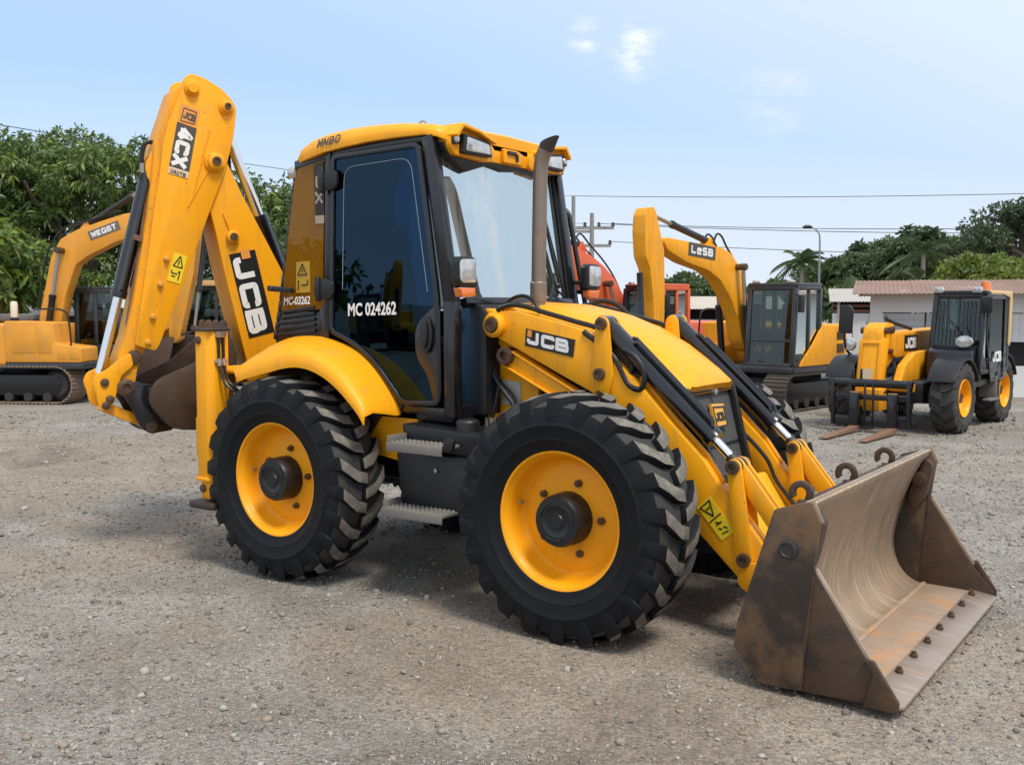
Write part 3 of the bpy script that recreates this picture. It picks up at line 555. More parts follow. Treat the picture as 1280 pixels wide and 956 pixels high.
bd = panel('grille_badge', [pz(-.075, 1.115), pz(.095, 1.115), pz(.115, 1.245), pz(-.055, 1.255)], .018, mat('gold_badge', (.72, .36, .02), .4, coat=.3), gf)
m = MB(); ring(m, [(-.068, 1.12), (.088, 1.12), (.106, 1.238), (-.05, 1.246)], .01, 0, .004, lambda u, v, k: tuple(pz(u, v)+Vector((.019+k, 0, 0)))); m.build('badge_border', DKV, bd)
lettering('badge_letters', 'JCB', pz(-.042, 1.155)+Vector((.022, 0, 0)), (0, 1, 0), (-.33, 0, 1), .055, .034, .26, DKV, bd)

# tower plates, front chassis, work platform
for s in (-1, 1):
    m = MB(); m.prism([(-.93, .88), (-.60, .88), (-.60, 1.50), (-.70, 1.62), (-.75, 1.80), (-.86, 1.86), (-.95, 1.80), (-.93, 1.62)], s*.385, s*.33); m.prism([(-.93, .88), (-.90, .88), (-.90, 1.62), (-.93, 1.62)], s*.385, s*.47); tw = m.build('loader_tower', YEL, BH, .008)
    m = MB(); m.prism(rnd([(-.945, 1.80), (-.92, 1.67), (-.88, 1.65), (-.84, 1.81), (-.93, 1.83)], .025), s*.39, s*.51); m.build('pivot_guard', YEL, tw, .015)
panel('data_plate', [(-.88, -.388, 1.21), (-.73, -.388, 1.21), (-.73, -.388, 1.36), (-.87, -.388, 1.37)], .004, SLV, BH)
# loader arms -----------------------------------------------------
ARM = rnd([(-.895, 1.74), (-.86, 1.795), (-.776, 1.812), (-.672, 1.805), (-.494, 1.768), (-.315, 1.727), (-.19, 1.694), (-.117, 1.665), (.006, 1.539), (.191, 1.381), (.382, 1.182), (.575, 1.00), (.675, .862), (.80, .72), (.936, .56), (.95, .46), (.90, .33), (.84, .325), (.567, .574), (.25, .86), (.02, 1.10), (-.06, 1.27), (-.145, 1.335), (-.365, 1.43), (-.552, 1.514), (-.74, 1.602), (-.87, 1.655)], .02, 2)
BRK = rnd([(-.108, 1.745), (-.092, 1.772), (-.063, 1.785), (-.034, 1.772), (-.020, 1.745), (.014, 1.437), (-.022, 1.315), (-.135, 1.335)], .012, 2)
LK1 = [(.766, .975), (.838, .475)]
def lug_link(m, a, b, w0, w1, wa, wb):
    a = Vector(a); b = Vector(b); d = (b-a).normalized(); n = Vector((-d.y, d.x)); p = []
    for k in range(9): t = math.pi*k/8; p.append(tuple(a-d*math.sin(t)*wa+n*math.cos(t)*wa))
    for k in range(9): t = math.pi*k/8; p.append(tuple(b+d*math.sin(t)*wb-n*math.cos(t)*wb))
    m.prism(p, w0, w1)
def pinrow(par, pts, y0, y1, r, name='pivot_pin'):
    for x, z in pts:
        m = MB(); m.lathe([(r, y0), (r, y1*.98+y0*.02), (r*.85, y1), (r*.55, y1), (r*.5, y1-(y1-y0)*.3), (0, y1-(y1-y0)*.3)], 20, lambda a, b, h: (x+a, h, z+b)); m.build(name, PIN, par, 0, ang=40)
for s in (-1, 1):
    m = MB(); m.prism(ARM, s*.395, s*.50)
    A_ = m.build('loader_arm', YEL, BH, .007)
    m = MB(); m.prism(BRK, s*.50, s*.522); m.prism(BRK, s*.372, s*.394); m.build('ram_bracket', YEL, A_, .006)
    m = MB(); m.prism([(.01, 1.575), (.195, 1.412), (.386, 1.208), (.58, 1.022), (.682, .88), (.675, .862), (.575, 1.00), (.382, 1.182), (.191, 1.381), (.006, 1.539)], s*.42, s*.445); m.build('arm_flange', YEL, A_, .004)
    m = MB(); m.tube(spline([(-.90, s*.44, 1.66), (-.86, s*.47, 1.80), (-.78, s*.46, 1.845), (-.66, s*.455, 1.84), (-.5, s*.45, 1.80), (-.3, s*.45, 1.752), (-.12, s*.44, 1.70), (-.02, s*.44, 1.58), (.15, s*.44, 1.43)], 6), .016, 10); m.build('arm_hose', BLK, A_)
    m = MB(); m.lathe([(.078, 0), (.078, .035), (.062, .05), (.05, .05)], 24, lambda a, b, h: (-.845+a, s*(.50+h), 1.722+b)); m.build('pivot_boss', YEL, A_, 0)
    pinrow(A_, [(-.845, 1.722)], s*.545, s*.568, .045); pinrow(A_, [(-.063, 1.739), (-.073, 1.445)], s*.522, s*.545, .036); pinrow(A_, [(-.078, 1.335)], s*.522, s*.530, .016, 'bolt')
    # lift ram under the arm
    m = MB(); m.bar((-.77, s*.44, 1.525), (.02, s*.44, 1.14), .07, .105, (0, 0, 1)); m.bar((-.78, s*.47, 1.580), (.02, s*.47, 1.19), .05, .012); m.bar((-.80, s*.47, 1.472), (.02, s*.47, 1.09), .05, .012); m.build('lift_ram', YEL, BH, .005)
    pinrow(BH, [(-.775, 1.53)], s*.44, s*.52, .055)
    # tilt ram
    P0 = Vector((-.075, s*.447, 1.738)); P1 = Vector((.766, s*.447, .975)); D = (P1-P0).normalized()
    m = MB(); m.tube([P0, P0+D*.05, P0+D*.06, P0+D*.90, P0+D*.91, P0+D*.945], [.05, .05, .056, .056, .062, .060], 20); m.cyl(P0+Vector((0, -.05, 0)), P0+Vector((0, .05, 0)), .048, n=16); tr = m.build('tilt_ram', BLKP, BH, 0, ang=40)
    m = MB(); m.cyl(P0+D*.93, P1-D*.03, .027, n=16); m.build('ram_rod', CHR, tr)
    m = MB(); m.cyl(P1+Vector((0, -.05, 0)), P1+Vector((0, .05, 0)), .045, n=18); m.cyl(P1-D*.07, P1, .034, n=14); m.build('rod_end', SOOT, tr)
    up = Vector((0, 0, 1)); up = (up-D*up.dot(D)).normalized()
    for k, (a, b, o) in enumerate(((.22, .86, .070), (.18, .84, .064))):
        q = P0+Vector((0, s*(-.02+.04*k)*-1, 0)); pts = [q+D*a+up*.05, q+D*(a+.02)+up*o, q+D*((a+b)/2)+up*o, q+D*b+up*o, q+D*(b+.03)+up*.05]; m = MB(); m.tube(pts, .014, 8); m.build('ram_pipe', BLKP, tr)
    m = MB(); q = P0+Vector((0, s*.05, 0)); m.tube(spline([q+D*.20-up*.01, q+D*.30+up*.01, q+D*.40-up*.02, q+D*.44-up*.10, q+D*.36-up*.135, q+D*.20-up*.09, q+D*.05-up*.10, q-D*.06-up*.12], 6), .017, 9); m.build('ram_hose', BLK, tr)
    m = MB(); q = P0+Vector((0, s*.03, 0)); m.tube(spline([q+D*.30-up*.04, q+D*.33-up*.12, q+D*.25-up*.16, q+D*.1-up*.14, q-D*.02-up*.15], 6), .014, 9); m.build('ram_hose', BLK, tr)
    # tipping links
    m = MB(); lug_link(m, LK1[0], LK1[1], s*.495, s*.52, .042, .048); lug_link(m, LK1[0], LK1[1], s*.375, s*.398, .042, .048); m.build('tipping_lever', YEL, BH, .005)
    m = MB(); lug_link(m, (.766, .975), (1.08, .58), s*.462, s*.488, .046, .05); lug_link(m, (.766, .975), (1.08, .58), s*.405, s*.428, .046, .05); m.build('bucket_link', YEL, BH, .005)
    pinrow(BH, LK1, s*.50, s*.545, .038); pinrow(BH, [(.766, .975)], s*.40, s*.355, .034)
m = MB(); m.prism(rnd([(.53, .80), (.60, .815), (.80, .50), (.73, .46)], .02), -.392, .392); m.build('front_cross_plate', mat('bright_yellow_paint', (.86, .50, .02), .5, dirt=(.5, .35, .12), dirt_amt=.3), BH, .008)
m = MB(); m.tube(spline([(.30, .36, 1.15), (.45, .36, 1.05), (.60, .37, .90), (.66, .37, .78), (.74, .37, .68), (.82, .36, .60)], 6), .013, 8); m.build('clam_hose', BLK, BH)
for s in (-1, 1):
    panel('arm_decal', [(-.62, s*.502, 1.598), (-.27, s*.502, 1.537), (-.255, s*.502, 1.642), (-.612, s*.502, 1.705)][::1 if s < 0 else -1], .003, DKV, BH)
lettering('arm_decal_letters', 'JCB', (-.605, -.5065, 1.613), (1, 0, -.172), (.045, 0, 1), .076, .096, .30, WHT, BH, gap=.10)
panel('arm_decal_logo', [(-.601, -.5055, 1.655), (-.570, -.5055, 1.651), (-.567, -.5055, 1.692), (-.597, -.5055, 1.697)], .002, ORV, BH)
ws = panel('warning_sticker', [(.55, -.502, .725), (.70, -.502, .56), (.775, -.502, .62), (.622, -.502, .80)], .003, YLV, BH)
a0 = Vector((.55, -.5065, .725)); ua = Vector((.15, 0, -.165)); va = Vector((.073, 0, .068)); m = MB()
for p, q in (((.06, .12), (.06, .88)), ((.06, .88), (.42, .5)), ((.42, .5), (.06, .12)), ((.48, 0.04), (.48, .96)), ((.56, .35), (.66, .6)), ((.64, .3), (.64, .7)), ((.72, .3), (.80, .45)), ((.76, .6), (.86, .75)), ((.88, .3), (.92, .7)), ((.16, .4), (.22, .45)), ((.16, .6), (.22, .58))): m.bar(a0+ua*p[0]+va*p[1], a0+ua*q[0]+va*q[1], .007, .002, (0, 1, 0))
m.build('sticker_symbols', DKV, ws)
# steps, tank, valve block hoses
m = MB(); m.prism(rnd([(-1.34, 1.10), (-1.30, .96), (-.72, .92), (-.60, .98), (-.60, 1.06)], .02), -.84, -.42); m.prism(rnd([(-1.36, .925), (-1.31, .57), (-.82, .57), (-.68, .925)], .03), -.87, -.40); m.lathe([(.075, 1.02), (.075, 1.13), (.06, 1.145), (0, 1.145)], 20, lambda a, b, h: (-.90+a, -.72+b, h)); m.build('fuel_tank', BLK, BH, .015)
m = MB(); m.box(-1.33, -.70, .42, .85, .6, 1.08); m.build('battery_box', BLK, BH, .015)
for z, x0, x1 in ((.985, -1.30, -.86), (.575, -1.34, -.86)):
    m = MB(); m.box(x0, x1, -1.02, -.85, z, z+.018); m.box(x0, x1, -1.03, -1.02, z-.035, z+.018); m.box(x0, x0+.012, -1.02, -.85, z, z+.06)
    for i in range(int((x1-x0)/.035)):
        for j in range(4): m.lathe([(.011, z+.018), (.009, z+.026), (.0, z+.026)], 6, lambda a, b, h: (x0+.03+i*.035+a, -1.0+j*.04+b, h))
    st_ = m.build('step', GRT, BH, .002)
m = MB(); m.prism(rnd([(-.87, .98), (-.79, .98), (-.77, 1.06), (-.84, 1.07)], .03), -1.02, -.99); m.build('step_guard', BLK, BH, .006)
m = MB(); m.lathe([(.014, 0), (.014, .012), (0, .016)], 10, lambda a, b, h: (-1.03+a, -.87-h, .83+b)); m.build('tank_bolt', STL, BH)
m = MB(); m.box(-1.05, -.80, -.60, -.45, .50, .62); m.cyl((-.98, -.5, .45), (-.75, -.3, .46), .05); m.build('underside_fittings', BLKP, BH, .01)
hs = [[(-.93, -.47, 1.58), (-.945, -.48, 1.40), (-.95, -.48, 1.22), (-.93, -.47, 1.05)], [(-.92, -.45, 1.56), (-.90, -.45, 1.40), (-.86, -.45, 1.33), (-.90, -.46, 1.15), (-.91, -.47, 1.02)], [(-.90, -.44, 1.42), (-.84, -.44, 1.34), (-.76, -.44, 1.27), (-.72, -.44, 1.15), (-.70, -.44, 1.0)], [(-.89, -.46, 1.40), (-.82, -.46, 1.31), (-.74, -.46, 1.22), (-.70, -.46, 1.10), (-.68, -.46, .98)]]
for h in hs:
    m = MB(); m.tube(spline(h, 6), .015, 9); m.build('loader_hose', BLK, BH)
for x, z in ((-.93, 1.50), (-.935, 1.10), (-.90, 1.10)):
    m = MB(); m.cyl((x, -.475, z-.03), (x, -.475, z+.03), .018, n=8); m.build('hose_fitting', STL, BH)
m = MB(); m.cyl((-.93, -.47, 1.01), (-.70, -.46, 1.01), .055, n=18); m.cyl((-.965, -.47, 1.01), (-.93, -.47, 1.01), .045, n=16); m.build('steering_ram', YEL2, BH, 0)
# bonnet-top hose loop
m = MB(); m.tube(spline([(-.88, -.43, 1.78), (-.82, -.40, 1.87), (-.72, -.40, 1.905), (-.62, -.41, 1.875), (-.56, -.43, 1.80)], 6), .013, 8); m.build('hood_hose', BLK, BH); m = MB(); m.tube(spline([(-.70, .36, 1.84), (-.60, .40, 1.875), (-.48, .42, 1.84), (-.40, .44, 1.76)], 6), .016, 8); m.build('hood_hose', BLK, BH)
# lamps on the front pillars
for s in (-1, 1):
    m = MB(); m.bar((-1.03, s*.70, 2.01), (-.92, s*.74, 2.01), .035, .03); m.prism(rnd([(s*.655, 1.955), (s*.655, 2.125), (s*.69, 2.145), (s*.82, 2.14), (s*.845, 2.11), (s*.84, 1.99), (s*.81, 1.955)], .02), -.94, -.875, YZ); hl = m.build('headlamp', BLK, BH, .012)
    m = MB(); m.prism(rnd([(s*.67, 1.985), (s*.67, 2.115), (s*.69, 2.13), (s*.81, 2.125), (s*.83, 2.10), (s*.825, 2.0), (s*.80, 1.98)], .015), -.878, -.866, YZ); m.build('lens', LENS, hl, .005)
    m = MB(); m.prism(rnd([(s*.675, 1.90), (s*.675, 1.952), (s*.82, 1.952), (s*.80, 1.895)], .01), -.93, -.872, YZ); m.build('indicator_lens', AMB, hl, .008)
# wiper, far handrail and mirror arm
m = MB(); wp = lambda y, z: Vector((wx(y, z)+.03, y, z)); m.tube([wp(.56, 1.92), wp(.50, 2.12), wp(.42, 2.40)], .008, 6); m.tube([wp(.49, 2.0), wp(.44, 2.2), wp(.40, 2.45)], .012, 6); m.tube([wp(.56, 1.9), wp(.40, 1.97), wp(.30, 1.83)], .008, 6); m.tube([wp(.45, 2.08), wp(.36, 1.95), wp(.25, 1.80)], .006, 6); m.build('wiper', BLK, BH)
m = MB(); m.tube(spline([(-1.225, .80, 1.70), (-1.255, .80, 2.1), (-1.28, .80, 2.44), (-1.255, .80, 2.53), (-1.20, .80, 2.558), (-1.145, .80, 2.53), (-1.115, .80, 2.44), (-1.04, .80, 2.1), (-.955, .80, 1.72)], 6), .019, 10); m.bar((-1.24, .80, 1.95), (-1.0, .80, 1.94), .03, .03); m.bar((-1.2, .70, 1.95), (-1.2, .80, 1.95), .03, .03); m.build('handrail', BLK, BH)
# ------------------------------------------------------------------ loader bucket
BW = 1.085
inn = [(1.415, .938), (1.345, .80), (1.285, .66), (1.235, .53), (1.208, .42), (1.198, .33), (1.208, .25), (1.238, .175), (1.285, .118), (1.345, .085), (1.40, .078)]
ins = [(p.x, p.y) for p in spline([(a, b, 0) for a, b in inn], 3)]
outp = [(1.40, .052), (1.19, .052), (1.13, .085), (1.04, .20), (1.05, .32), (1.215, .865), (1.235, .885), (1.395, .945)]
m = MB(); m.prism(outp[::-1]+ins[1:] if False else ins+outp, -BW+.012, BW-.012)
bk = m.build('bucket', BSTL, BH, .004, label='rust-brown front loader bucket resting on the gravel')
me = bk.data; me.materials.append(PSTL)
for p in me.polygons:
    n = p.normal; c = p.center
    if c.x < 1.42 and n.x > .05 and abs(n.y) < .3 and c.z > .07 and abs(c.y) < 1.06 and n.z > -.95: p.material_index = 1
m = MB(); m.prism([(1.40, .080), (1.40, .052), (1.685, .050), (1.685, .074)], -BW+.012, BW-.012); m.build('floor_plate', FSTL, bk, .003)
lp = [(-BW-.002, 1.665), (-BW-.002, 1.79), (-BW+.03, 1.825), (BW-.03, 1.825), (BW+.002, 1.79), (BW+.002, 1.665)]
m = MB(); v = []
for y, x in lp: v += [(x, y, .086-.022*(x-1.665)/.16), (x, y, .060-.012*(x-1.665)/.16)]
n_ = len(lp); m.add(v, [tuple(range(0, 2*n_, 2)), tuple(range(1, 2*n_, 2))[::-1]]+[(2*i, 2*i+1, 2*((i+1) % n_)+1, 2*((i+1) % n_)) for i in range(n_)]); ce = m.build('cutting_edge', mat('bright_edge_steel', (.40, .33, .28), .42, metal=.55, dirt=(.42, .22, .12), dirt_amt=.6, dirt_scale=7, var=.25, bump=.1, scr=((5, 40, 5), (.55, .50, .44), .5)), bk, .004)
for i in range(8):
    y = -.94+i*.27; m = MB(); m.lathe([(.020, .083), (.020, .095), (.013, .098), (.013, .110), (0, .110)], 8, lambda a, b, h: (1.70+a, y+b, h)); m.build('edge_bolt', PIN, ce)
SP = rnd([(1.222, .893), (1.398, .948), (1.443, .85), (1.412, .627), (1.362, .045), (1.18, .042), (1.135, .07), (1.03, .20), (1.045, .32)], .012, 2)
FP = [(1.40, .66), (1.415, .627), (1.675, .236), (1.80, .088), (1.80, .05), (1.355, .044)]
for s in (-1, 1):
    m = MB(); m.prism(SP, s*(BW-.012), s*(BW+.014)); sp = m.build('end_plate', DSTL, bk, .005)
    m = MB(); m.prism(FP, s*(BW-.018), s*(BW+.002)); m.build('side_cutter', BSTL, bk, .004)
    m = MB(); m.prism(rnd([(1.655, .262), (1.70, .262), (1.815, .092), (1.81, .046), (1.66, .046), (1.70, .20)], .006, 2), s*(BW+.002), s*(BW+.026)); m.build('corner_shoe', BSTL, bk, .004)
    m = MB(); m.lathe([(.046, 0), (.046, .012), (.034, .016), (.03, .010), (0, .010)], 20, lambda a, b, h: (1.295+a, s*(BW+.014+h), .712+b)); m.build('pivot_cap', SOOT, sp)
    m = MB(); m.prism(rnd([(1.40, .90), (1.445, .85), (1.415, .70), (1.39, .62), (1.34, .56), (1.30, .60), (1.31, .70)], .03), s*(BW-.11), s*(BW-.016)); m.cyl((1.37, s*(BW-.13), .76), (1.37, s*(BW-.02), .76), .045, n=16); m.build('clam_ram_housing', BSTL, bk, .012)
for s in (-1, 1):
    m = MB(); m.bar((1.417, s*(BW-.008), .632), (1.678, s*(BW-.008), .240), .026, .010, (0, 1, 0)); m.build('worn_edge', PSTL, bk, .003)
    m = MB(); m.bar((1.398, s*(BW+.001), .951), (1.444, s*(BW+.001), .85), .030, .008, (0, 1, 0)); m.build('worn_edge', PSTL, bk, .003)
    m = MB(); m.tube([(1.415+(1.36-1.415)*t, s*(BW+.004), .64+(.05-.64)*t) for t in [i/12 for i in range(13)]], [.008+.003*((i*7) % 3)/2 for i in range(13)], 6); m.build('weld_bead', BSTL, bk)
m = MB(); m.tube([(1.398, -BW+.03+(2*BW-.06)*i/40, .084) for i in range(41)], [.010+.006*((i*5) % 4)/3 for i in range(41)], 6); m.build('weld_bead', FSTL, bk)
m = MB(); m.box(1.36, 1.385, -BW+.02, BW-.02, .930, .940); m.build('lip_bar', PSTL, bk, .003)
for y in (-.83, -.13, .60):
    c = Vector((1.255, y, .935)); pts = [c+Vector((.048*math.cos(t), 0, .048*math.sin(t))) for t in [R(-40)+k*R(250)/14 for k in range(15)]]
    m = MB(); q = [(c.x+.060*math.cos(t), c.z+.060*math.sin(t)) for t in [R(-70)+k*R(285)/18 for k in range(19)]]+[(c.x+.028*math.cos(t), c.z+.028*math.sin(t)) for t in [R(215)-k*R(250)/16 for k in range(17)]]
    m.prism(q, y-.014, y+.014); m.box(1.24, 1.31, y-.014, y+.014, .86, .90); m.build('lifting_hook', BSTL, bk, .003)
EAR = rnd([(.82, .46), (.80, .34), (.92, .26), (1.12, .20), (1.12, .34), (.95, .47)], .03)
for s in (-1, 1):
    m = MB(); m.prism(rnd([(1.0, .60), (1.0, .52), (1.10, .36), (1.18, .40), (1.22, .72), (1.10, .66)], .02), s*.435, s*.457); m.build('bucket_ear', YEL2, bk, .004)
    for o in (.36, .51): m = MB(); m.prism(EAR, s*o, s*(o+.02)); m.build('bucket_ear', YEL2, bk, .004)

# ------------------------------------------------------------------ backhoe, slewed to the near side
KA = R(70); KP = Vector((-3.35, .20, 0)); KD = Vector((-math.cos(KA), -math.sin(KA), 0)); KN = Vector((math.sin(KA), -math.cos(KA), 0))
def BK(u, v, w_): return tuple(KP+KD*u+KN*w_+Vector((0, 0, v)))
BOOM = [(.10, .86), (-.06, .90), (-.13, 1.10), (-.10, 1.5), (.05, 1.85), (.215, 2.09), (.42, 2.47), (.56, 2.73), (.655, 2.93), (.70, 3.02), (.79, 3.03), (.86, 2.95), (.85, 2.80), (.80, 2.56), (.76, 2.40), (.70, 2.10), (.53, 1.38), (.38, 1.02), (.25, .88)]
m = MB(); m.prism(rnd(BOOM, .03, 2), -.15, .15, BK); bo = m.build('boom', YEL, BH, .008)
m = MB(); m.cyl(BK(.02, 1.0, -.19), BK(.02, 1.0, .19), .06); m.build('boom_pin', PIN, bo)
LGu, LGv = .635, 2.37
m = MB(); m.bar(BK(LGu, LGv, .153), BK(LGu+.065, LGv+.185, .153), .016, .022, KN); m.lathe([(.05, 0), (.05, .035), (.04, .045), (0, .045)], 20, lambda a, b, h: BK(LGu+a, LGv+b, .15+h)); m.build('boom_lug', YEL, bo, .004)
m = MB(); m.lathe([(.03, 0), (.03, .012), (0, .014)], 16, lambda a, b, h: BK(LGu+a, LGv+b, .195+h)); m.build('pivot_pin', PIN, bo)
DIP = rnd([(.985, 3.53), (.945, 3.565), (.90, 3.567), (.82, 3.545), (.70, 3.485), (.62, 3.41), (.588, 3.34), (.605, 3.20), (.625, 3.09), (.69, 2.86), (.81, 2.56), (1.02, 2.03), (1.21, 1.56), (1.245, 1.505), (1.39, 1.55), (1.34, 1.85), (1.28, 2.21), (1.23, 2.53), (1.18, 2.80), (1.15, 3.03), (1.11, 3.18), (1.02, 3.40)], .02, 3)
m = MB(); m.prism(DIP, .152, .18, BK); m.prism(DIP, -.18, -.152, BK)
dp = m.build('dipper', YEL, BH, .006)
BODY = rnd([(.93, 3.50), (1.05, 3.45), (1.10, 3.30), (1.20, 3.02), (1.22, 2.80), (1.265, 2.50), (1.385, 1.85), (1.44, 1.62), (1.50, 1.46), (1.51, 1.36), (1.50, 1.25), (1.475, 1.20), (1.42, 1.195), (1.385, 1.27), (1.365, 1.37), (1.32, 1.50), (1.15, 1.75), (.95, 2.25), (.88, 2.62), (1.0, 2.85), (1.02, 3.05), (.93, 3.25)], .02, 2)
m = MB(); m.prism(BODY, -.13, .13, BK); m.build('dipper_body', YEL2, dp, .008)
m = MB()
m.prism(rnd([(1.10, 3.02), (1.20, 3.0), (1.255, 2.88), (1.245, 2.80), (1.20, 2.72), (1.235, 2.5), (1.20, 2.42), (1.13, 2.6)], .03), -.075, -.05, BK); m.prism(rnd([(1.10, 3.02), (1.20, 3.0), (1.255, 2.88), (1.245, 2.80), (1.20, 2.72), (1.235, 2.5), (1.20, 2.42), (1.13, 2.6)], .03), .05, .075, BK); m.build('ram_bracket', YEL, dp, .006)
for u, v, r, h in ((.93, 3.46, .045, .04), (.67, 3.35, .045, .035), (.77, 2.93, .062, .05)):
    m = MB(); m.lathe([(r*1.3, 0), (r*1.25, .02), (r, .022), (r, h), (r*.8, h+.008), (0, h+.008)], 22, lambda a, b, q: BK(u+a, v+b, .18+q)); m.build('pivot_boss', YEL, dp)
    if u < .9:
        m = MB(); m.lathe([(r*.55, 0), (r*.55, .012), (r*.3, .012), (r*.28, .004), (0, .004)], 16, lambda a, b, q: BK(u+a, v+b, .18+h+.008+q)); m.build('pivot_pin', PIN, dp)
for u, v in ((1.15, 2.19), (1.20, 2.00), (1.26, 1.76), (1.30, 1.57)):
    m = MB(); m.lathe([(.022, 0), (.022, .02), (.014, .024), (.014, .034), (0, .034)], 8, lambda a, b, q: BK(u+a, v+b, .18+q)); m.build('plate_bolt', mat('bolt_yellow', (.65, .33, .05), .5), dp)
m = MB(); m.tube([BK(.80, 3.17, .183), BK(.94, 2.67, .183), BK(.975, 2.58, .183)], .006, 6); m.tube([BK(.975, 2.585, .183), BK(.82, 2.86, .183)], .005, 6); m.build('weld_seam', YEL2, dp)
m = MB(); m.lathe([(.055, 0), (.055, .02), (.035, .025), (0, .025)], 18, lambda a, b, q: BK(1.39+a, 1.46+b, .13+q)); m.build('pivot_pin', PIN, dp); m = MB(); m.lathe([(.065, 0), (.065, .05), (.045, .06), (.03, .06), (.025, .045), (0, .045)], 20, lambda a, b, q: BK(1.46+a, 1.24+b, .13+q)); m.build('pivot_pin', PIN, dp)
# tipping lever, link
LEV = rnd([(1.42, 1.50), (1.52, 1.435), (1.59, 1.375), (1.665, 1.345), (1.695, 1.28), (1.67, 1.20), (1.655, 1.12), (1.605, 1.075), (1.565, 1.10), (1.54, 1.16), (1.515, 1.24), (1.49, 1.33), (1.40, 1.40)], .025, 3)
m = MB(); m.prism(LEV, .135, .16, BK); m.prism(LEV, -.16, -.135, BK); lv = m.build('tipping_lever', YEL, BH, .006)
for u, v in ((1.61, 1.285), (1.575, 1.16), (1.605, 1.115)):
    m = MB(); m.lathe([(.03, 0), (.03, .015), (.018, .02), (0, .02)], 14, lambda a, b, q: BK(u+a, v+b, .16+q)); m.build('pivot_pin', PIN, lv)
m = MB(); m.bar(BK(1.605, 1.10, 0), BK(1.27, .945, 0), .20, .075); m.build('tipping_link', YEL2, BH, .012)
# bucket ram
P0 = Vector(BK(1.215, 2.85, 0)); P1 = Vector(BK(1.605, 1.34, 0)); D = (P1-P0).normalized()
m = MB(); m.tube([P0-D*.03, P0+D*.02, P0+D*.03, P0+D*.92, P0+D*.93, P0+D*.98], [.045, .05, .054, .054, .060, .058], 20); rm_ = m.build('bucket_ram', BLKP, BH, 0, ang=40)
m = MB(); m.cyl(P0+D*.97, P1, .034, n=18); m.build('ram_rod', CHR, rm_)
m = MB(); m.tube([P0+D*.12+KD*-.08, P0+D*.5+KD*-.085, P0+D*.9+KD*-.08], .018, 8); m.tube([P0+D*.10+KN*.07, P0+D*.5+KN*.072, P0+D*.92+KN*.07], .014, 8); m.build('ram_pipe', BLKP, rm_)
m = MB(); m.tube(spline([BK(1.12, 3.02, .02), BK(1.17, 3.06, .02), BK(1.235, 3.05, .02), BK(1.265, 2.97, .02), BK(1.26, 2.86, .02), BK(1.275, 2.78, .02)], 6), .017, 9); m.build('ram_hose', BLK, rm_)
m = MB(); m.cyl(BK(1.262, 2.90, .02), BK(1.258, 2.83, .02), .022, n=10); m.build('hose_fitting', STL, rm_)
m = MB(); m.tube(spline([BK(1.24, 2.70, .06), BK(1.29, 2.4, .06), BK(1.34, 2.1, .06), BK(1.42, 1.7, .06)], 6), .012, 8, ); m.bar(BK(1.29, 2.33, .1), BK(1.36, 2.35, .1), .02, .04); m.build('dipper_pipe', mat('rusty_pipe', (.16, .08, .045), .6, dirt=(.3, .2, .12), dirt_amt=.5), dp)
# dipper ram on top of the boom
P0 = Vector(BK(.10, 1.90, -.02)); P1 = Vector(BK(.66, 3.35, -.02)); D = (P1-P0).normalized()
m = MB(); m.tube([P0-D*.3, P0+D*.64, P0+D*.65, P0+D*.71], [.065, .065, .07, .068], 20); q = KD*-.07
m.tube([P0+D*.0+q, P0+D*.64+q], .016, 8); rm_ = m.build('dipper_ram', BLKP, BH, 0, ang=40)
m = MB(); m.cyl(P0+D*.70, P1, .042, n=18); m.build('ram_rod', CHR, rm_)
m = MB()
for k in range(3):
    o = -.16+.05*k; m.tube(spline([BK(.30, 2.25, o), BK(.46, 2.52, o), BK(.56, 2.85, o), BK(.575, 3.1, o), BK(.565, 3.38, o), BK(.63, 3.49, o), BK(.72, 3.535, o), BK(.80, 3.50, o)], 6), .016, 8)
m.build('boom_hose', BLK, bo)
# decals on boom and dipper
def PW(u, v, w_): return Vector(BK(u, v, w_))
panel('boom_decal', [PW(.515, 1.585, .152), PW(.305, 1.635, .152), PW(.455, 2.28, .152), PW(.662, 2.235, .152)], .003, DKV, bo)
dl = Vector(BK(.148, .655, 0))-Vector(BK(0, 0, 0)); rd = (PW(.515, 1.585, 0)-PW(.662, 2.235, 0)); rx = (PW(.455, 2.28, 0)-PW(.662, 2.235, 0)).normalized()
lettering('boom_decal_letters', 'JCB', PW(.640, 2.205, .1565), rd, rx, .150, .186, .30, WHT, bo, gap=.12)
o_ = PW(.560, 2.20, .1585); panel('boom_decal_logo', [o_, o_+rx*.07, o_+rx*.07-rd.normalized()*.075+rd.normalized()*0, o_-rd.normalized()*.075][::1], .002, ORV, bo)
rd2 = (PW(1.13, 2.82, 0)-PW(1.04, 3.20, 0)); rx2 = (PW(.90, 3.16, 0)-PW(1.04, 3.20, 0)).normalized()
e0, e1 = PW(1.015, 3.345, .182), PW(.872, 3.305, .182); e2, e3 = PW(.975, 2.79, .182), PW(1.122, 2.825, .182)
L4 = lambda t: (e0.lerp(e3, t), e1.lerp(e2, t))
def quad(t0, t1, th, mm, nm):
    a, b = L4(t0); c, d = L4(t1); return panel(nm, [c, d, b, a], th, mm, dp)
quad(0, .27, .003, ORV, 'dipper_logo_decal'); quad(.275, .90, .003, GRV, 'dipper_decal'); quad(.905, 1.0, .003, mat('cream_vinyl', (.70, .55, .38), .5), 'dipper_decal_strip')
lettering('dipper_decal_letters', '4CX', L4(.315)[0]+rx2*.022+KN*.0045, rd2, rx2, .105, .090, .30, WHT, dp, gap=.15)
m = MB(); mm_ = lambda t, k: L4(t)[0].lerp(L4(t)[1], k)+KN*.005
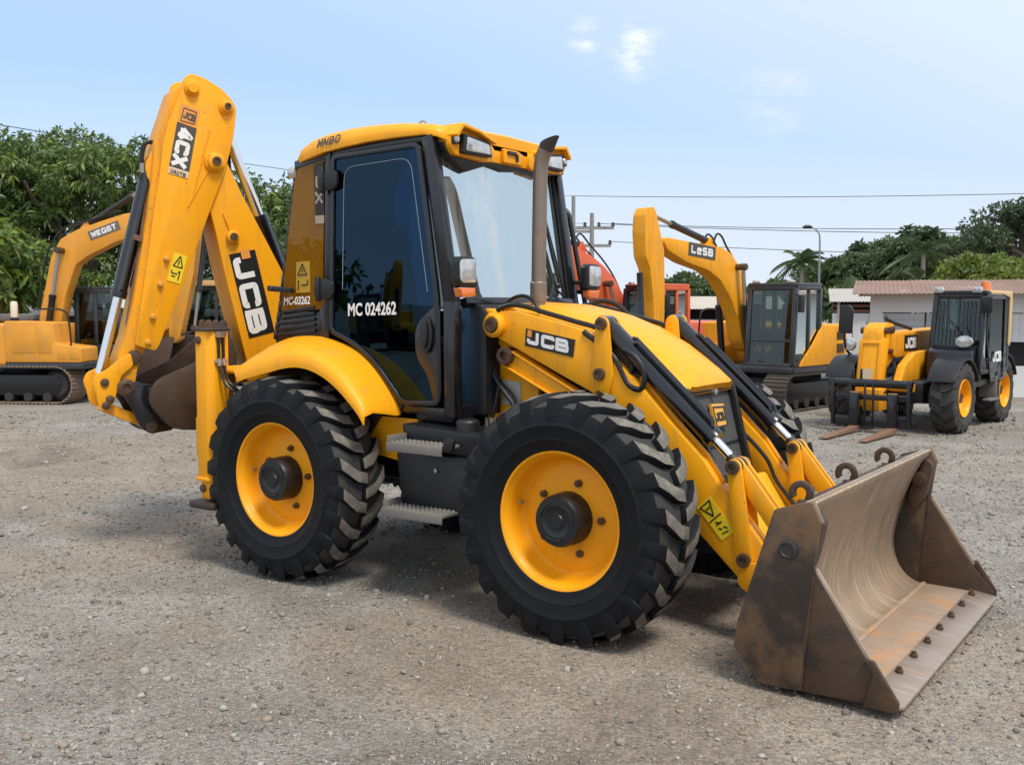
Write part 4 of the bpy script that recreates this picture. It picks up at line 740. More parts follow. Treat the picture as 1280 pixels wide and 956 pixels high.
for a, b in (((.05, .2), (.05, .85)), ((.05, .85), (.22, .85)), ((.22, .85), (.24, .15)), ((.24, .15), (.05, .2))): m.bar(mm_(*a), mm_(*b), .006, .002, KN)
m.build('logo_border', GRV, dp); lettering('logo_letters', 'JCB', mm_(.195, .24), rx2, -rd2, .055, .026, .2, GRV, dp)
lettering('strip_letters', 'VAUTB'.replace('V', 'U'), mm_(.985, .1), rx2, -rd2, .028, .02, .2, PIN, dp)
q4 = [PW(1.15, 2.03, .182), PW(1.052, 2.003, .182), PW(.992, 2.21, .182), PW(1.088, 2.24, .182)]
ws = panel('warning_sticker', q4, .003, YLV, dp); m = MB(); bl = lambda a, b: (q4[0].lerp(q4[1], a)).lerp(q4[3].lerp(q4[2], a), b)+KN*.005
for a, b in (((.15, .55), (.85, .55)), ((.85, .55), (.5, .93)), ((.5, .93), (.15, .55)), ((.5, .62), (.5, .78)), ((.15, .3), (.6, .3)), ((.15, .3), (.15, .4)), ((.75, .1), (.75, .42)), ((.75, .42), (.6, .36)), ((.2, .2), (.5, .2))): m.bar(bl(*a), bl(*b), .008, .002, KN)
m.build('sticker_symbols', DKV, ws)
# digging bucket
SIDE = rnd([(.70, 1.60), (.66, 1.45), (.70, 1.15), (.82, .96), (1.0, .905), (1.17, .93), (1.31, 1.09), (1.34, 1.16), (1.30, 1.27), (1.25, 1.31), (1.0, 1.41), (.80, 1.58)], .03, 3)
m = MB(); m.prism(SIDE, .285, .30, BK); m.prism(SIDE, -.30, -.285, BK)
sh = spline([(.73, 1.64, 0), (.67, 1.45, 0), (.705, 1.16, 0), (.82, .97, 0), (1.0, .912, 0), (1.165, .94, 0), (1.29, 1.09, 0), (1.30, 1.22, 0)], 4)
poly = [(p.x, p.y) for p in sh]; th = [(p.x+.02*(1 if i < len(sh)/2 else -.6), p.y+.02) for i, p in enumerate(sh)]
m.prism(poly+th[::-1], -.285, .285, BK); db = m.build('digging_bucket', BSTL, BH, .004, label='dark rusty digging bucket on the backhoe arm')
for k in range(4):
    w0 = -.27+.166*k; m = MB(); m.prism(rnd([(.70, 1.52), (.76, 1.50), (.79, 1.62), (.775, 1.72), (.755, 1.735), (.735, 1.71), (.715, 1.6)], .015, 2), w0, w0+.058, BK); m.build('bucket_tooth', DSTL, db, .010)
m = MB(); hg = rnd([(1.37, 1.27), (1.27, 1.25), (1.22, 1.15), (1.14, .95), (1.12, .905), (1.29, .885), (1.36, .93), (1.43, 1.10), (1.50, 1.22), (1.46, 1.30)], .02, 3); m.prism(hg, .135, .165, BK); m.prism(hg, -.165, -.135, BK); m.prism(hg, -.135, .135, BK) if False else None; m.build('bucket_bracket', BLKP, db, .006)
m = MB(); m.cyl(BK(1.29, .94, -.18), BK(1.29, .94, .19), .04, n=16); m.build('bucket_pin', PIN, db)

# stabiliser legs
for s in (-1, 1):
    m = MB(); sec = rnd([(-3.055, s*1.10), (-2.935, s*1.10), (-2.895, s*1.06), (-2.895, s*.93), (-3.055, s*.93)], .012, 2)
    m.prism(sec, .62, 1.665, XY); lg = m.build('stabiliser_leg', YEL, BH, .005)
    m = MB(); m.prism([(-3.04, s*1.085), (-2.94, s*1.085), (-2.91, s*1.055), (-2.91, s*.945), (-3.04, s*.945)], .47, .63, XY); m.build('inner_leg', YEL2, lg, .006)
    m = MB(); m.prism([(-3.065, s*1.112), (-2.93, s*1.112), (-2.885, s*1.066), (-2.885, s*.92), (-3.065, s*.92)], .60, .625, XY); m.build('leg_collar', YEL, lg, .004)
    m = MB(); m.prism(rnd([(-3.11, s*1.15), (-2.85, s*1.15), (-2.85, s*.88), (-3.11, s*.88)], .03), .405, .455, XY); m.build('foot_pad', DSTL, lg, .012)
    m = MB(); m.box(-3.075, -3.055, s*1.09 if s < 0 else .95, -.95 if s < 0 else 1.09, .78, 1.05); m.build('wear_strip', YEL2, lg, .004)
    m = MB(); m.box(-3.065, -2.885, min(s*.92, s*1.11), max(s*.92, s*1.11), 1.665, 1.68); m.build('leg_cap', SOOT, lg, .004)
    for x, z in ((-3.01, 1.60), (-3.01, .545)):
        m = MB(); m.lathe([(.028, 0), (.028, .012), (.016, .016), (0, .016)], 12, lambda a, b, h: (x+a, s*(1.10+h-(.012 if z < 1 else 0)), z+b)); m.build('leg_bolt', PIN, lg)
    for k in (0, 1): m = MB(); m.tube(spline([(-2.885, s*(1.03-.04*k), 1.66), (-2.88, s*(1.03-.04*k), 1.52), (-2.875, s*(1.03-.04*k), 1.42), (-2.83, s*(1.02-.04*k), 1.30), (-2.72, s*(.98-.04*k), 1.22), (-2.60, s*(.93-.04*k), 1.20)], 6), .011, 8); m.build('leg_hose', BLK, lg)
    for k in (0, 1): m = MB(); m.cyl((-2.882, s*(1.03-.04*k), 1.47), (-2.876, s*(1.03-.04*k), 1.42), .017, n=8); m.build('hose_fitting', STL, lg)
    m = MB(); m.box(-2.897, -2.87, min(s*.96, s*1.06), max(s*.96, s*1.06), 1.44, 1.46); m.build('hose_clamp', STL, lg, .003); m = MB(); m.box(-2.897, -2.865, min(s*.97, s*1.05), max(s*.97, s*1.05), 1.62, 1.66); m.build('hose_fitting', STL, lg, .003)
# ------------------------------------------------------------------ ground: one sheet, fine mesh near the machine
_rg = np.random.default_rng(21); _LAT = _rg.random((96, 96))
def vnoise(x, y, f):
    u = x*f+31.7; v = y*f+17.3; i = np.floor(u).astype(int); j = np.floor(v).astype(int); a = u-i; b = v-j; a = a*a*(3-2*a); b = b*b*(3-2*b)
    g = lambda p, q: _LAT[p % 96, q % 96]
    return (g(i, j)*(1-a)+g(i+1, j)*a)*(1-b)+(g(i, j+1)*(1-a)+g(i+1, j+1)*a)*b
def fbm(x, y, f): return (vnoise(x, y, f)+.5*vnoise(x+9, y-4, f*2.1)+.25*vnoise(x-3, y+8, f*4.3)+.13*vnoise(x+5, y+2, f*8.9))/1.88
def ruts(x, y):
    """old wheel tracks: two pairs of shallow curving ruts across the yard"""
    r = np.zeros_like(x)
    for c0, k, cv in ((-2.55, .06, .012), (-4.15, .06, .012), (-3.2, -.30, -.02), (-1.9, -.30, -.02)):
        d = np.abs(y-(c0+k*x+cv*x*x)+.12*np.sin(x*.7)); r = np.maximum(r, np.clip(1-(d/.30)**2, 0, 1)*(.45+.55*vnoise(x, y, .5)))
    return r
def bare(x, y): return np.clip((fbm(x, y, .42)-.50)*5.5+.30, 0, 1)*np.clip(1.15-(y+1.)/11., .15, 1)          # 1 = trodden earth, 0 = loose gravel
def hgt(x, y):
    w = np.exp(-((x+1)**2+(y-2)**2)/900.)
    return ((fbm(x, y, .5)-.5)*.05+(vnoise(x, y, 2.2)-.5)*.014*(1-.5*bare(x, y))+(vnoise(x, y, 5.1)-.5)*.010-.014*ruts(x, y))*w-.004
def axis(c, half, n, far):
    a = np.linspace(-half, half, n); e = half*np.power(far/half, np.linspace(0, 1, 40))[1:]; return c+np.concatenate([-e[::-1], a, e])
gx_ = axis(-1., 9., 220, 600.); gy_ = axis(-1., 8., 200, 600.); X_, Y_ = np.meshgrid(gx_, gy_); Z_ = hgt(X_, Y_)
nx, ny = len(gx_), len(gy_); co = np.stack([X_, Y_, Z_], -1).reshape(-1, 3)
ii = (np.arange(ny-1)[:, None]*nx+np.arange(nx-1)[None, :]).reshape(-1); fc = np.stack([ii, ii+1, ii+nx+1, ii+nx], -1)
def np_mesh(name, co, fc, mi=None, smooth=False):
    me = bpy.data.meshes.new(name); k = fc.shape[1]; me.vertices.add(len(co)); me.vertices.foreach_set('co', co.astype(np.float32).ravel())
    me.loops.add(fc.size); me.loops.foreach_set('vertex_index', fc.astype(np.int32).ravel()); me.polygons.add(len(fc))
    me.polygons.foreach_set('loop_start', np.arange(0, fc.size, k, dtype=np.int32))
    if mi is not None: me.polygons.foreach_set('material_index', mi.astype(np.int32))
    if smooth: me.polygons.foreach_set('use_smooth', np.ones(len(fc), dtype=bool))
    me.update(calc_edges=True); me.validate(); return me
def ground_mat():
    m = bpy.data.materials.new('compacted_gravel'); m.use_nodes = True; t = m.node_tree; N = t.nodes; L = t.links; b = N['Principled BSDF']; b.inputs['Roughness'].default_value = .92; b.inputs['Specular IOR Level'].default_value = .25
    tc = N.new('ShaderNodeTexCoord')
    def noise(sc, det=6, ro=.6, dis=0.):
        n = N.new('ShaderNodeTexNoise'); n.inputs['Scale'].default_value = sc; n.inputs['Detail'].default_value = det; n.inputs['Roughness'].default_value = ro; n.inputs['Distortion'].default_value = dis; L.new(tc.outputs['Object'], n.inputs['Vector']); return n.outputs['Fac']
    def rng(f, a, b_, c=0., d=1.):
        r = N.new('ShaderNodeMapRange'); r.interpolation_type = 'SMOOTHSTEP'; r.inputs[1].default_value = a; r.inputs[2].default_value = b_; r.inputs[3].default_value = c; r.inputs[4].default_value = d; L.new(f, r.inputs[0]); return r.outputs[0]
    def mix(f, a, b_, ty='MIX'):
        x = N.new('ShaderNodeMix'); x.data_type = 'RGBA'; x.blend_type = ty
        if isinstance(f, float): x.inputs[0].default_value = f
        else: L.new(f, x.inputs[0])
        for k, v in ((6, a), (7, b_)):
            if isinstance(v, tuple): x.inputs[k].default_value = (*v, 1)
            else: L.new(v, x.inputs[k])
        return x.outputs[2]
    def attr(nm): q = N.new('ShaderNodeAttribute'); q.attribute_name = nm; return q.outputs['Fac']
    E_ = attr('earth')
    gr = mix(rng(noise(1.1, 6, .6, .3), .35, .65), (.242, .222, .195), (.315, .294, .263))
    ea = mix(rng(noise(.9, 7, .62, .5), .35, .65), (.230, .190, .152), (.29, .248, .205))
    c = mix(rng(E_, .15, .85), gr, ea)
    c = mix(rng(noise(3.1, 7, .65, .4), .56, .72, 0, .6), c, (.155, .122, .096))
    c = mix(rng(noise(.27, 5, .6, .7), .57, .70, 0, .7), c, (.115, .094, .076))
    c = mix(rng(noise(.7, 5, .55), .60, .76, 0, .6), c, (.33, .305, .27))
    c = mix(rng(attr('rut'), .2, .9, 0, .45), c, (.18, .148, .118))
    vo = N.new('ShaderNodeTexVoronoi'); vo.inputs['Scale'].default_value = 60; L.new(tc.outputs['Object'], vo.inputs['Vector'])
    bw = N.new('ShaderNodeRGBToBW'); L.new(vo.outputs['Color'], bw.inputs[0])
    v2 = N.new('ShaderNodeTexVoronoi'); v2.inputs['Scale'].default_value = 150; L.new(tc.outputs['Object'], v2.inputs['Vector'])
    b2 = N.new('ShaderNodeRGBToBW'); L.new(v2.outputs['Color'], b2.inputs[0])
    sp = N.new('ShaderNodeMath'); sp.operation = 'ADD'; L.new(rng(bw.outputs[0], .2, .9, .80, 1.22), sp.inputs[0]); L.new(rng(b2.outputs[0], .2, .9, -.14, .15), sp.inputs[1])
    fine = N.new('ShaderNodeMath'); fine.operation = 'MULTIPLY'; L.new(sp.outputs[0], fine.inputs[0]); L.new(rng(noise(160, 3), .3, .7, .8, 1.2), fine.inputs[1])
    cmb = N.new('ShaderNodeCombineColor')
    for k in range(3): L.new(fine.outputs[0], cmb.inputs[k])
    c = mix(1.0, c, cmb.outputs[0], 'MULTIPLY'); L.new(c, b.inputs['Base Color'])
    h1 = N.new('ShaderNodeMath'); h1.operation = 'MULTIPLY'; L.new(vo.outputs['Distance'], h1.inputs[0]); h1.inputs[1].default_value = -.8
    h2 = N.new('ShaderNodeMath'); h2.operation = 'ADD'; L.new(h1.outputs[0], h2.inputs[0]); L.new(noise(30, 8, .75), h2.inputs[1])
    h3 = N.new('ShaderNodeMath'); h3.operation = 'ADD'; L.new(h2.outputs[0], h3.inputs[0]); L.new(noise(5, 4, .6), h3.inputs[1])
    bp = N.new('ShaderNodeBump'); bp.inputs['Distance'].default_value = .02; L.new(rng(E_, .1, .9, .70, .34), bp.inputs['Strength']); L.new(h3.outputs[0], bp.inputs['Height']); L.new(bp.outputs[0], b.inputs['Normal']); return m
GM = ground_mat()
me = np_mesh('ground', co, fc, smooth=True); me.materials.append(GM)
for nm, fn in (('earth', bare), ('rut', ruts)): at = me.attributes.new(nm, 'FLOAT', 'POINT'); at.data.foreach_set('value', fn(co[:, 0], co[:, 1]).astype(np.float32))
g = link('ground', me); g['kind'] = 'structure'; g['label'] = 'grey and beige gravel yard with dusty patches'
# loose stones
rs = np.random.default_rng(11); NS = 155000
rad = 2.4+rs.random(NS)**1.25*17.; an = R(90)+.6208+(rs.random(NS)-.5)*R(96); px_ = 2.976+rad*np.cos(an); py_ = -5.67+rad*np.sin(an)
keep = rs.random(NS) > .0+.62*bare(px_, py_)*(.6+.4*vnoise(px_, py_, 3.)); px_, py_, rad = px_[keep], py_[keep], rad[keep]; n = len(px_)
size = np.clip(np.exp(rs.normal(-5.0, .52, n)), .003, .034)*(.8+.045*rad)
cube = np.array([[-1, -1, -1], [1, -1, -1], [1, 1, -1], [-1, 1, -1], [-1, -1, 1], [1, -1, 1], [1, 1, 1], [-1, 1, 1]], float)*.62
cf = np.array([[0, 3, 2, 1], [4, 5, 6, 7], [0, 1, 5, 4], [1, 2, 6, 5], [2, 3, 7, 6], [3, 0, 4, 7]])
V = cube[None]*(1+rs.uniform(-.45, .45, (n, 8, 3))); V[:, 4:, :2] *= rs.uniform(.45, .9, (n, 1, 1)); V *= np.stack([np.ones(n), rs.uniform(.55, 1., n), rs.uniform(.3, .7, n)], -1)[:, None, :]*size[:, None, None]
tl = rs.normal(0, .25, n); V = np.stack([V[..., 0]*np.cos(tl)[:, None]-V[..., 2]*np.sin(tl)[:, None], V[..., 1], V[..., 0]*np.sin(tl)[:, None]+V[..., 2]*np.cos(tl)[:, None]], -1)
th = rs.random(n)*6.283; c_, s_ = np.cos(th)[:, None], np.sin(th)[:, None]
V = np.stack([V[..., 0]*c_-V[..., 1]*s_+px_[:, None], V[..., 0]*s_+V[..., 1]*c_+py_[:, None], V[..., 2]+(hgt(px_, py_)+size*.24)[:, None]], -1)
F_ = (cf[None]+(np.arange(n)*8)[:, None, None]).reshape(-1, 4); mi = np.repeat(rs.choice(4, n, p=[.42, .25, .2, .13]), 6)
me = np_mesh('gravel', V.reshape(-1, 3), F_, mi)
for nm, c in (('stone_grey', (.285, .26, .228)), ('stone_beige', (.295, .24, .185)), ('stone_dark', (.17, .152, .135)), ('stone_pale', (.40, .375, .34))): me.materials.append(mat(nm, c, .9, var=.2, vscale=30))
g = link('gravel', me); g['kind'] = 'stuff'; g['label'] = 'loose grey and beige stones scattered over the yard'
# ------------------------------------------------------------------ machines in the background
def cab_box(par, x0, x1, y0, y1, z0, z1, zm, m, gl, sx=.10, name='cab_frame', t=.07, rear_low=None):
    """glazed cab: pillars, roof and lower panels, one glass pane per opening; windscreen leans back by sx"""
    f = MB()
    for y in (y0, y1):
        f.bar((x1, y, z0), (x1-sx, y, z1), t, t, (0, 1, 0)); f.bar((x0, y, z0), (x0, y, z1), t, t, (0, 1, 0)); xm = x0+(x1-x0)*.42; f.bar((xm, y, z0), (xm, y, z1), t*.8, t*.7, (0, 1, 0))
        f.bar((x0, y, z1), (x1-sx, y, z1), t, t); f.bar((x0, y, z0), (x1, y, z0), t, t)
    for z, xa in ((z0, x1), (z1, x1-sx)): f.bar((xa, y0, z), (xa, y1, z), t, t); f.bar((x0, y0, z), (x0, y1, z), t, t)
    f.bar((x1-sx*(zm-z0)/(z1-z0), y0, zm), (x1-sx*(zm-z0)/(z1-z0), y1, zm), t*.45, t*.5)
    f.prism(rnd([(x0-.04, y0-.045), (x1-sx+.05, y0-.045), (x1-sx+.05, y1+.045), (x0-.04, y1+.045)], .06), z1+.02, z1+.085, XY)
    f.box(x0+.03, x1-.05, y0+.03, y1-.03, z0-.02, z0+.03)
    for y in (y0, y1): f.box(x0+.02, x1-.04, y-.018, y+.018, z0, z0+.20)
    fr = f.build(name, m, par, .014)
    def pane(nm, pts): p = MB(); p.add(pts, [(0, 1, 2, 3)]); p.build(nm, gl, fr)
    xz = lambda z: x1-sx*(z-z0)/(z1-z0)
    pane('windscreen', [(xz(zm)+.01, y0, zm), (xz(zm)+.01, y1, zm), (xz(z1)+.01, y1, z1), (xz(z1)+.01, y0, z1)]); pane('lower_windscreen', [(xz(z0)+.01, y0, z0), (xz(z0)+.01, y1, z0), (xz(zm)+.01, y1, zm), (xz(zm)+.01, y0, zm)])
    for y in (y0, y1):
        pane('side_window', [(xm, y, z0), (x1, y, z0), (x1-sx, y, z1), (xm, y, z1)]); pane('side_window', [(x0, y, z0), (xm, y, z0), (xm, y, z1), (x0, y, z1)])
    pane('rear_window', [(x0, y0, z0+.3), (x0, y1, z0+.3), (x0, y1, z1), (x0, y0, z1)])
    s = MB(); cx = x0+(x1-x0)*.38; cy = (y0+y1)/2; s.box(cx-.2, cx+.22, cy-.22, cy+.22, z0+.35, z0+.47); s.prism(rnd([(cx-.25, z0+.42), (cx-.13, z0+.42), (cx-.2, z0+1.05), (cx-.3, z0+1.05)], .04), cy-.21, cy+.21); s.box(cx-.12, cx+.12, cy-.14, cy+.14, z0, z0+.36); s.build('seat', SEAT, par, .03)
    s = MB(); s.cyl((x1-.22, cy, z0), (x1-.32, cy, z0+.55), .05, n=10); s.box(x1-.40, x1-.24, cy-.16, cy+.16, z0+.5, z0+.62); s.box(cx+.1, cx+.35, cy-.36, cy-.24, z0+.3, z0+.62); s.build('console', BLK, par, .02)
    if m is ORG:
        e = MB()
        for y in (y0, y1): e.bar((x1+.03, y, z0), (x1-sx+.03, y, z1), t, t*1.1, (0, 1, 0))
        e.bar((x1-sx+.03, y0, z1), (x1-sx+.03, y1, z1), t, t*1.6); e.build('windscreen_surround', BLKP, fr, .01)
    return fr
SHOE = {}; GSH0 = mat('grey_cover', (.12, .125, .13), .6)
def crawler(par, x0, x1, yc, wd, h, mt):
    """endless track: shoes one by one round the frame"""
    r = h/2; Ls = (x1-x0)-2*r; per = 2*Ls+2*math.pi*r; n = int(per/.155)
    f = MB(); f.prism(rnd([(x0+r, h*.22), (x1-r, h*.22), (x1-r*.7, h*.5), (x1-r, h*.74), (x0+r, h*.74), (x0+r*.7, h*.5)], .04), yc-wd*.32, yc+wd*.32); tk = f.build('track', BLK, par, .01)
    for x in (x0+r, x1-r):
        w_ = MB(); w_.lathe([(0, -wd*.3), (r*.55, -wd*.3), (r*.8, -wd*.18), (r*.82, wd*.18), (r*.55, wd*.3), (0, wd*.3)], 24, lambda a, b, q: (x+a, yc+q, r+b)); w_.build('drive_wheel', SOOT, tk, 0)
    k = int(Ls/.36)
    for i in range(k):
        x = x0+r+(i+.5)*Ls/k; w_ = MB(); w_.lathe([(0, -wd*.36), (.085, -wd*.36), (.095, 0), (.085, wd*.36), (0, wd*.36)], 14, lambda a, b, q: (x+a, yc+q, .13+b)); w_.build('track_roller', SOOT, tk)
    key = (wd, mt.name)
    if key not in SHOE:
        s = MB(); s.prism([(-.072, -.012), (.072, -.012), (.072, .004), (.05, .004), (.045, .026), (.03, .026), (.026, .004), (-.026, .004), (-.03, .026), (-.045, .026), (-.05, .004), (-.072, .004)], -wd/2, wd/2); SHOE[key] = s.mesh('track_shoe', mt, 0)
    for i in range(n):
        d = per*i/n
        if d < Ls: p = (x0+r+d, h-.026); a = 0
        elif d < Ls+math.pi*r: t = (d-Ls)/r; p = (x1-r+(r-.026)*math.sin(t), r+(r-.026)*math.cos(t)); a = t
        elif d < 2*Ls+math.pi*r: p = (x1-r-(d-Ls-math.pi*r), .026); a = math.pi
        else: t = (d-2*Ls-math.pi*r)/r; p = (x0+r-(r-.026)*math.sin(t), r-(r-.026)*math.cos(t)); a = math.pi+t
        o = link('track_shoe', SHOE[key], tk, (p[0], yc, p[1])); o.rotation_euler = (0, a, 0)
def ram(par, p0, p1, f, r, rr, mb_=BLKP, name='boom_ram'):
    p0 = Vector(p0); p1 = Vector(p1); q = p0.lerp(p1, f); m = MB(); m.tube([p0, q.lerp(p0, .08), q.lerp(p0, .06), q], [r, r, r*1.15, r*1.12], 14); o = m.build(name, mb_, par, 0, ang=40)
    m = MB(); m.cyl(q, p1, rr, n=12); m.build('ram_rod', STL, o); m = MB(); m.cyl(p1+Vector((0, -.06, 0)), p1+Vector((0, .06, 0)), rr*1.7, n=14); m.build('rod_eye', PIN, o); return o
SHM = mat('rusty_track_steel', (.26, .18, .125), .65, metal=.2, dirt=(.36, .29, .23), dirt_amt=.6, dirt_scale=9, var=.2)
SHM2 = mat('dark_track_steel', (.10, .085, .072), .6, metal=.4, dirt=(.22, .19, .16), dirt_amt=.6, dirt_scale=9, var=.2)
def excavator(label, loc, rot, paint, boom, stick, pins, cab, text=None, ux=0., tx=(-1.45, 1.45), shoe=SHM2, frame=CABP, group=None, by=-.2, th=.66, decal=GRV, hx=-1.72, extra=False, tw=.46):
    E_ = thing('excavator', label, 'excavator', (*loc, 0), R(rot), group)
    for s in (-1, 1): crawler(E_, tx[0], tx[1], s*(1.09-tw/2), tw, th, shoe)
    m = MB(); m.box(-.75, .75, -.62, .62, .30, .55); m.cyl((0, 0, .5), (0, 0, .68), .52, n=32); m.build('undercarriage', SOOT, E_, .02)
    m = MB(); m.prism(rnd([(ux-1.45, -1.08), (ux+1.12, -1.08), (ux+1.20, -.2), (ux+1.20, 1.08), (ux-1.45, 1.08)], .08), .66, .78, XY); m.build('platform', frame, E_, .015)
    m = MB(); m.prism(rnd([(hx+ux, .80), (hx+.12+ux, .72), (-.35+ux, .72), (-.35+ux, 1.48), (hx+.2+ux, 1.50), (hx+.02+ux, 1.38)], .06), -1.1, 1.1); bd = m.build('engine_housing', paint, E_, .05)
    m = MB(); m.prism(rnd([(-.36+ux, .78), (1.12+ux, .78), (1.12+ux, 1.06), (.62+ux, 1.12), (.60+ux, 1.52), (-.36+ux, 1.54)], .04), -1.1, -.48); m.build('tank_housing', paint, bd, .02)
    for xa, xb, za, zb in ((.66, .86, .84, 1.02), (.90, 1.08, .84, 1.02), (-.2, .25, .95, 1.42), (.28, .56, .95, 1.42)): m = MB(); m.box(xa+ux, xb+ux, -1.108, -1.098, za, zb); m.build('access_panel', paint, bd, .006)
    m = MB(); m.prism(rnd([(-.36+ux, .78), (cab[1]-.15, .78), (cab[0]+.3, 1.15), (cab[0]-.02, 1.46), (-.36+ux, 1.47)], .04), cab[3]+.02, 1.1); m.build('side_cover', paint, bd, .015)
    for k, (za, zb) in enumerate(((.98, 1.15), (1.22, 1.36))):
        for s in (-1, 1):
            m = MB()
            for i in range(6): z = za+(zb-za)*i/6; m.box(hx+.14+ux, hx+.42+ux, min(s*1.098, s*1.112), max(s*1.098, s*1.112), z, z+.016)
            m.build('vent_grille', SOOT, bd)
    m = MB(); m.cyl((hx+.5+ux, -.55, 1.46), (hx+.5+ux, -.55, 1.78), .05, n=12); m.build('exhaust', SOOT, bd)
    m = MB(); m.tube(spline([(.9+ux, -1.02, .82), (.86+ux, -1.02, 1.5), (.74+ux, -1.02, 1.74), (.2+ux, -1.02, 1.76)], 5), .017, 8); m.build('handrail', BLK, E_)
    if extra:
        m = MB(); m.cyl((.22, -.80, 1.53), (.22, -.80, 1.60), .075, n=16); m.build('lamp_base', BLK, E_); m = MB(); m.lathe([(.062, 1.60), (.066, 1.62), (.066, 1.86), (.05, 1.90), (0, 1.905)], 18, lambda a, b, h: (.22+a, -.80+b, h)); m.build('beacon', mat('pale_lamp', (.72, .66, .55), .3), E_)
        m = MB(); m.box(-.9, .30, -.3, .5, 1.52, 1.66); m.build('cooler_cover', GSH0, E_, .03)
    cb = cab_box(E_, *cab, frame, G_BG, t=.085)
    for y in (cab[2]+.1, cab[3]-.1): m = MB(); m.box(cab[1]-.16, cab[1]-.05, y-.05, y+.05, cab[5]+.085, cab[5]+.13); m.build('roof_lamp', LENS, E_, .01)
    m = MB(); m.prism(rnd([(cab[1]+.02, cab[5]-.42), (cab[1]+.02, cab[5]-.12), (cab[1]-.12, cab[5]-.12), (cab[1]-.12, cab[5]-.42)], .03), cab[3]+.10, cab[3]+.16); m.bar((cab[1]-.06, cab[3], cab[5]-.1), (cab[1]-.05, cab[3]+.12, cab[5]-.16), .025, .025); m.build('mirror', BLK, E_, .012)
    m = MB(); m.prism(rnd(inset(boom, .022), .06, 3), by-.14, by+.14); B = m.build('boom', paint, E_, .015)
    m = MB(); m.prism(rnd(stick, .03, 3), by-.125, by+.125); St = m.build('dipper', paint, E_, .012)
    for s in (-1, 1): ram(E_, (*pins['b0'][:1], by+s*.27, pins['b0'][1]), (pins['b1'][0], by+s*.27, pins['b1'][1]), .58, .062, .036)
    m = MB(); m.cyl((pins['b1'][0], by-.34, pins['b1'][1]), (pins['b1'][0], by+.34, pins['b1'][1]), .055, n=14); m.build('boom_pin', PIN, B)
    ram(E_, (pins['s0'][0], by, pins['s0'][1]), (pins['s1'][0], by, pins['s1'][1]), .62, .058, .034, SOOT, 'dipper_ram')
    m = MB(); m.prism(rnd([(pins['s0'][0]-.16, pins['s0'][1]-.14), (pins['s0'][0], pins['s0'][1]+.07), (pins['s0'][0]+.16, pins['s0'][1]-.14)], .03), by-.09, by+.09); m.build('ram_bracket', paint, B, .01)
    ram(E_, (pins['k0'][0], by, pins['k0'][1]), (pins['k1'][0], by, pins['k1'][1]), .6, .05, .03, BLKP, 'bucket_ram')
    kx, kz = pins['k1']; tx_, tz_ = pins['tip']
    q = [(tx_+.1, tz_+.05), (tx_-.12, tz_+.02), (tx_-.5, tz_-.08), (tx_-.75, tz_-.32), (tx_-.7, tz_-.62), (tx_-.35, tz_-.72), (tx_-.1, tz_-.62), (tx_+.02, tz_-.3)]
    m = MB(); m.prism(rnd(q, .06), by-.34, by-.32); m.prism(rnd(q, .06), by+.32, by+.34); qq = [(p[0], p[1]) for p in q[1:6]]; m.prism(qq+[(p[0]+.02, p[1]-.03) for p in qq[::-1]], by-.32, by+.32) ; m.prism([(tx_+.1, tz_+.05), (tx_-.12, tz_+.02), (kx-.02, kz-.05), (kx+.06, kz-.03)], by-.1, by+.1); m.build('bucket', BSTL, E_, .006)
    for k in (0, 1):
        o = by+.10-.2*k; hp = pins['hose']; m = MB(); m.tube(spline([(a, o, b) for a, b in hp], 6), .018, 8); m.build('boom_hose', BLK, B)
    if text:
        a, b, h, wd, tt = text; A3 = Vector((a[0], by+.142, a[1])); 
        for s in (1, -1):
            yy = by+s*.142; p0 = Vector((a[0], yy, a[1])); p1 = Vector((b[0], yy, b[1])); ux_ = (p1-p0).normalized(); vy = Vector((-ux_.z, 0, ux_.x))
            if s > 0: p0, p1 = p1, p0; ux_ = -ux_; 
            vy = Vector((0, 0, 1))-ux_*ux_.z; vy.normalize(); L_ = (p1-p0).length
            panel('boom_decal', [p0, p1, p1+vy*h, p0+vy*h], .006, decal, B); lettering('boom_decal_letters', tt, p0+ux_*L_*.08+vy*h*.2-Vector((0, 0, 0))+Vector((0, s*.008, 0)), ux_, vy, h*.6, L_*.84/(len(tt)*1.14), .26, WHT, B, gap=.14)
    return E_
# yellow excavator in the middle
excavator('yellow excavator with dark grey cab and raised boom, between the orange excavator and the telehandler', (-4.1, 12.5), -98.5, YEL2,
  [(.42, 1.18), (.60, 1.72), (.86, 2.22), (1.08, 2.57), (1.36, 2.77), (1.66, 2.85), (2.23, 2.88), (2.86, 2.92), (3.28, 2.95), (3.36, 2.84), (3.24, 2.70), (2.69, 2.52), (2.05, 2.40), (1.67, 2.24), (1.33, 1.92), (1.10, 1.57), (.96, 1.20), (.78, .98), (.55, .98)],
  [(3.74, 3.37), (3.60, 3.39), (3.53, 3.30), (3.42, 3.00), (3.31, 2.72), (3.28, 2.0), (3.30, 1.0), (3.34, .86), (3.50, .86), (3.54, 1.3), (3.58, 1.9), (3.68, 2.42), (3.80, 2.60), (3.84, 2.98), (3.82, 3.25)],
  dict(b0=(.95, .92), b1=(1.16, 2.50), s0=(1.90, 2.93), s1=(3.60, 3.30), k0=(3.80, 2.35), k1=(3.68, 1.05), tip=(3.40, .95), hose=[(1.85, 2.90), (1.75, 3.05), (1.6, 3.02), (1.45, 2.86), (1.2, 2.62), (1.0, 2.3), (.8, 1.9)]),
  (.22, 1.15, .17, 1.04, .80, 2.13, 1.22), ((1.86, 2.60), (2.66, 2.66), .22, .16, 'LeSB'), hx=-.78)
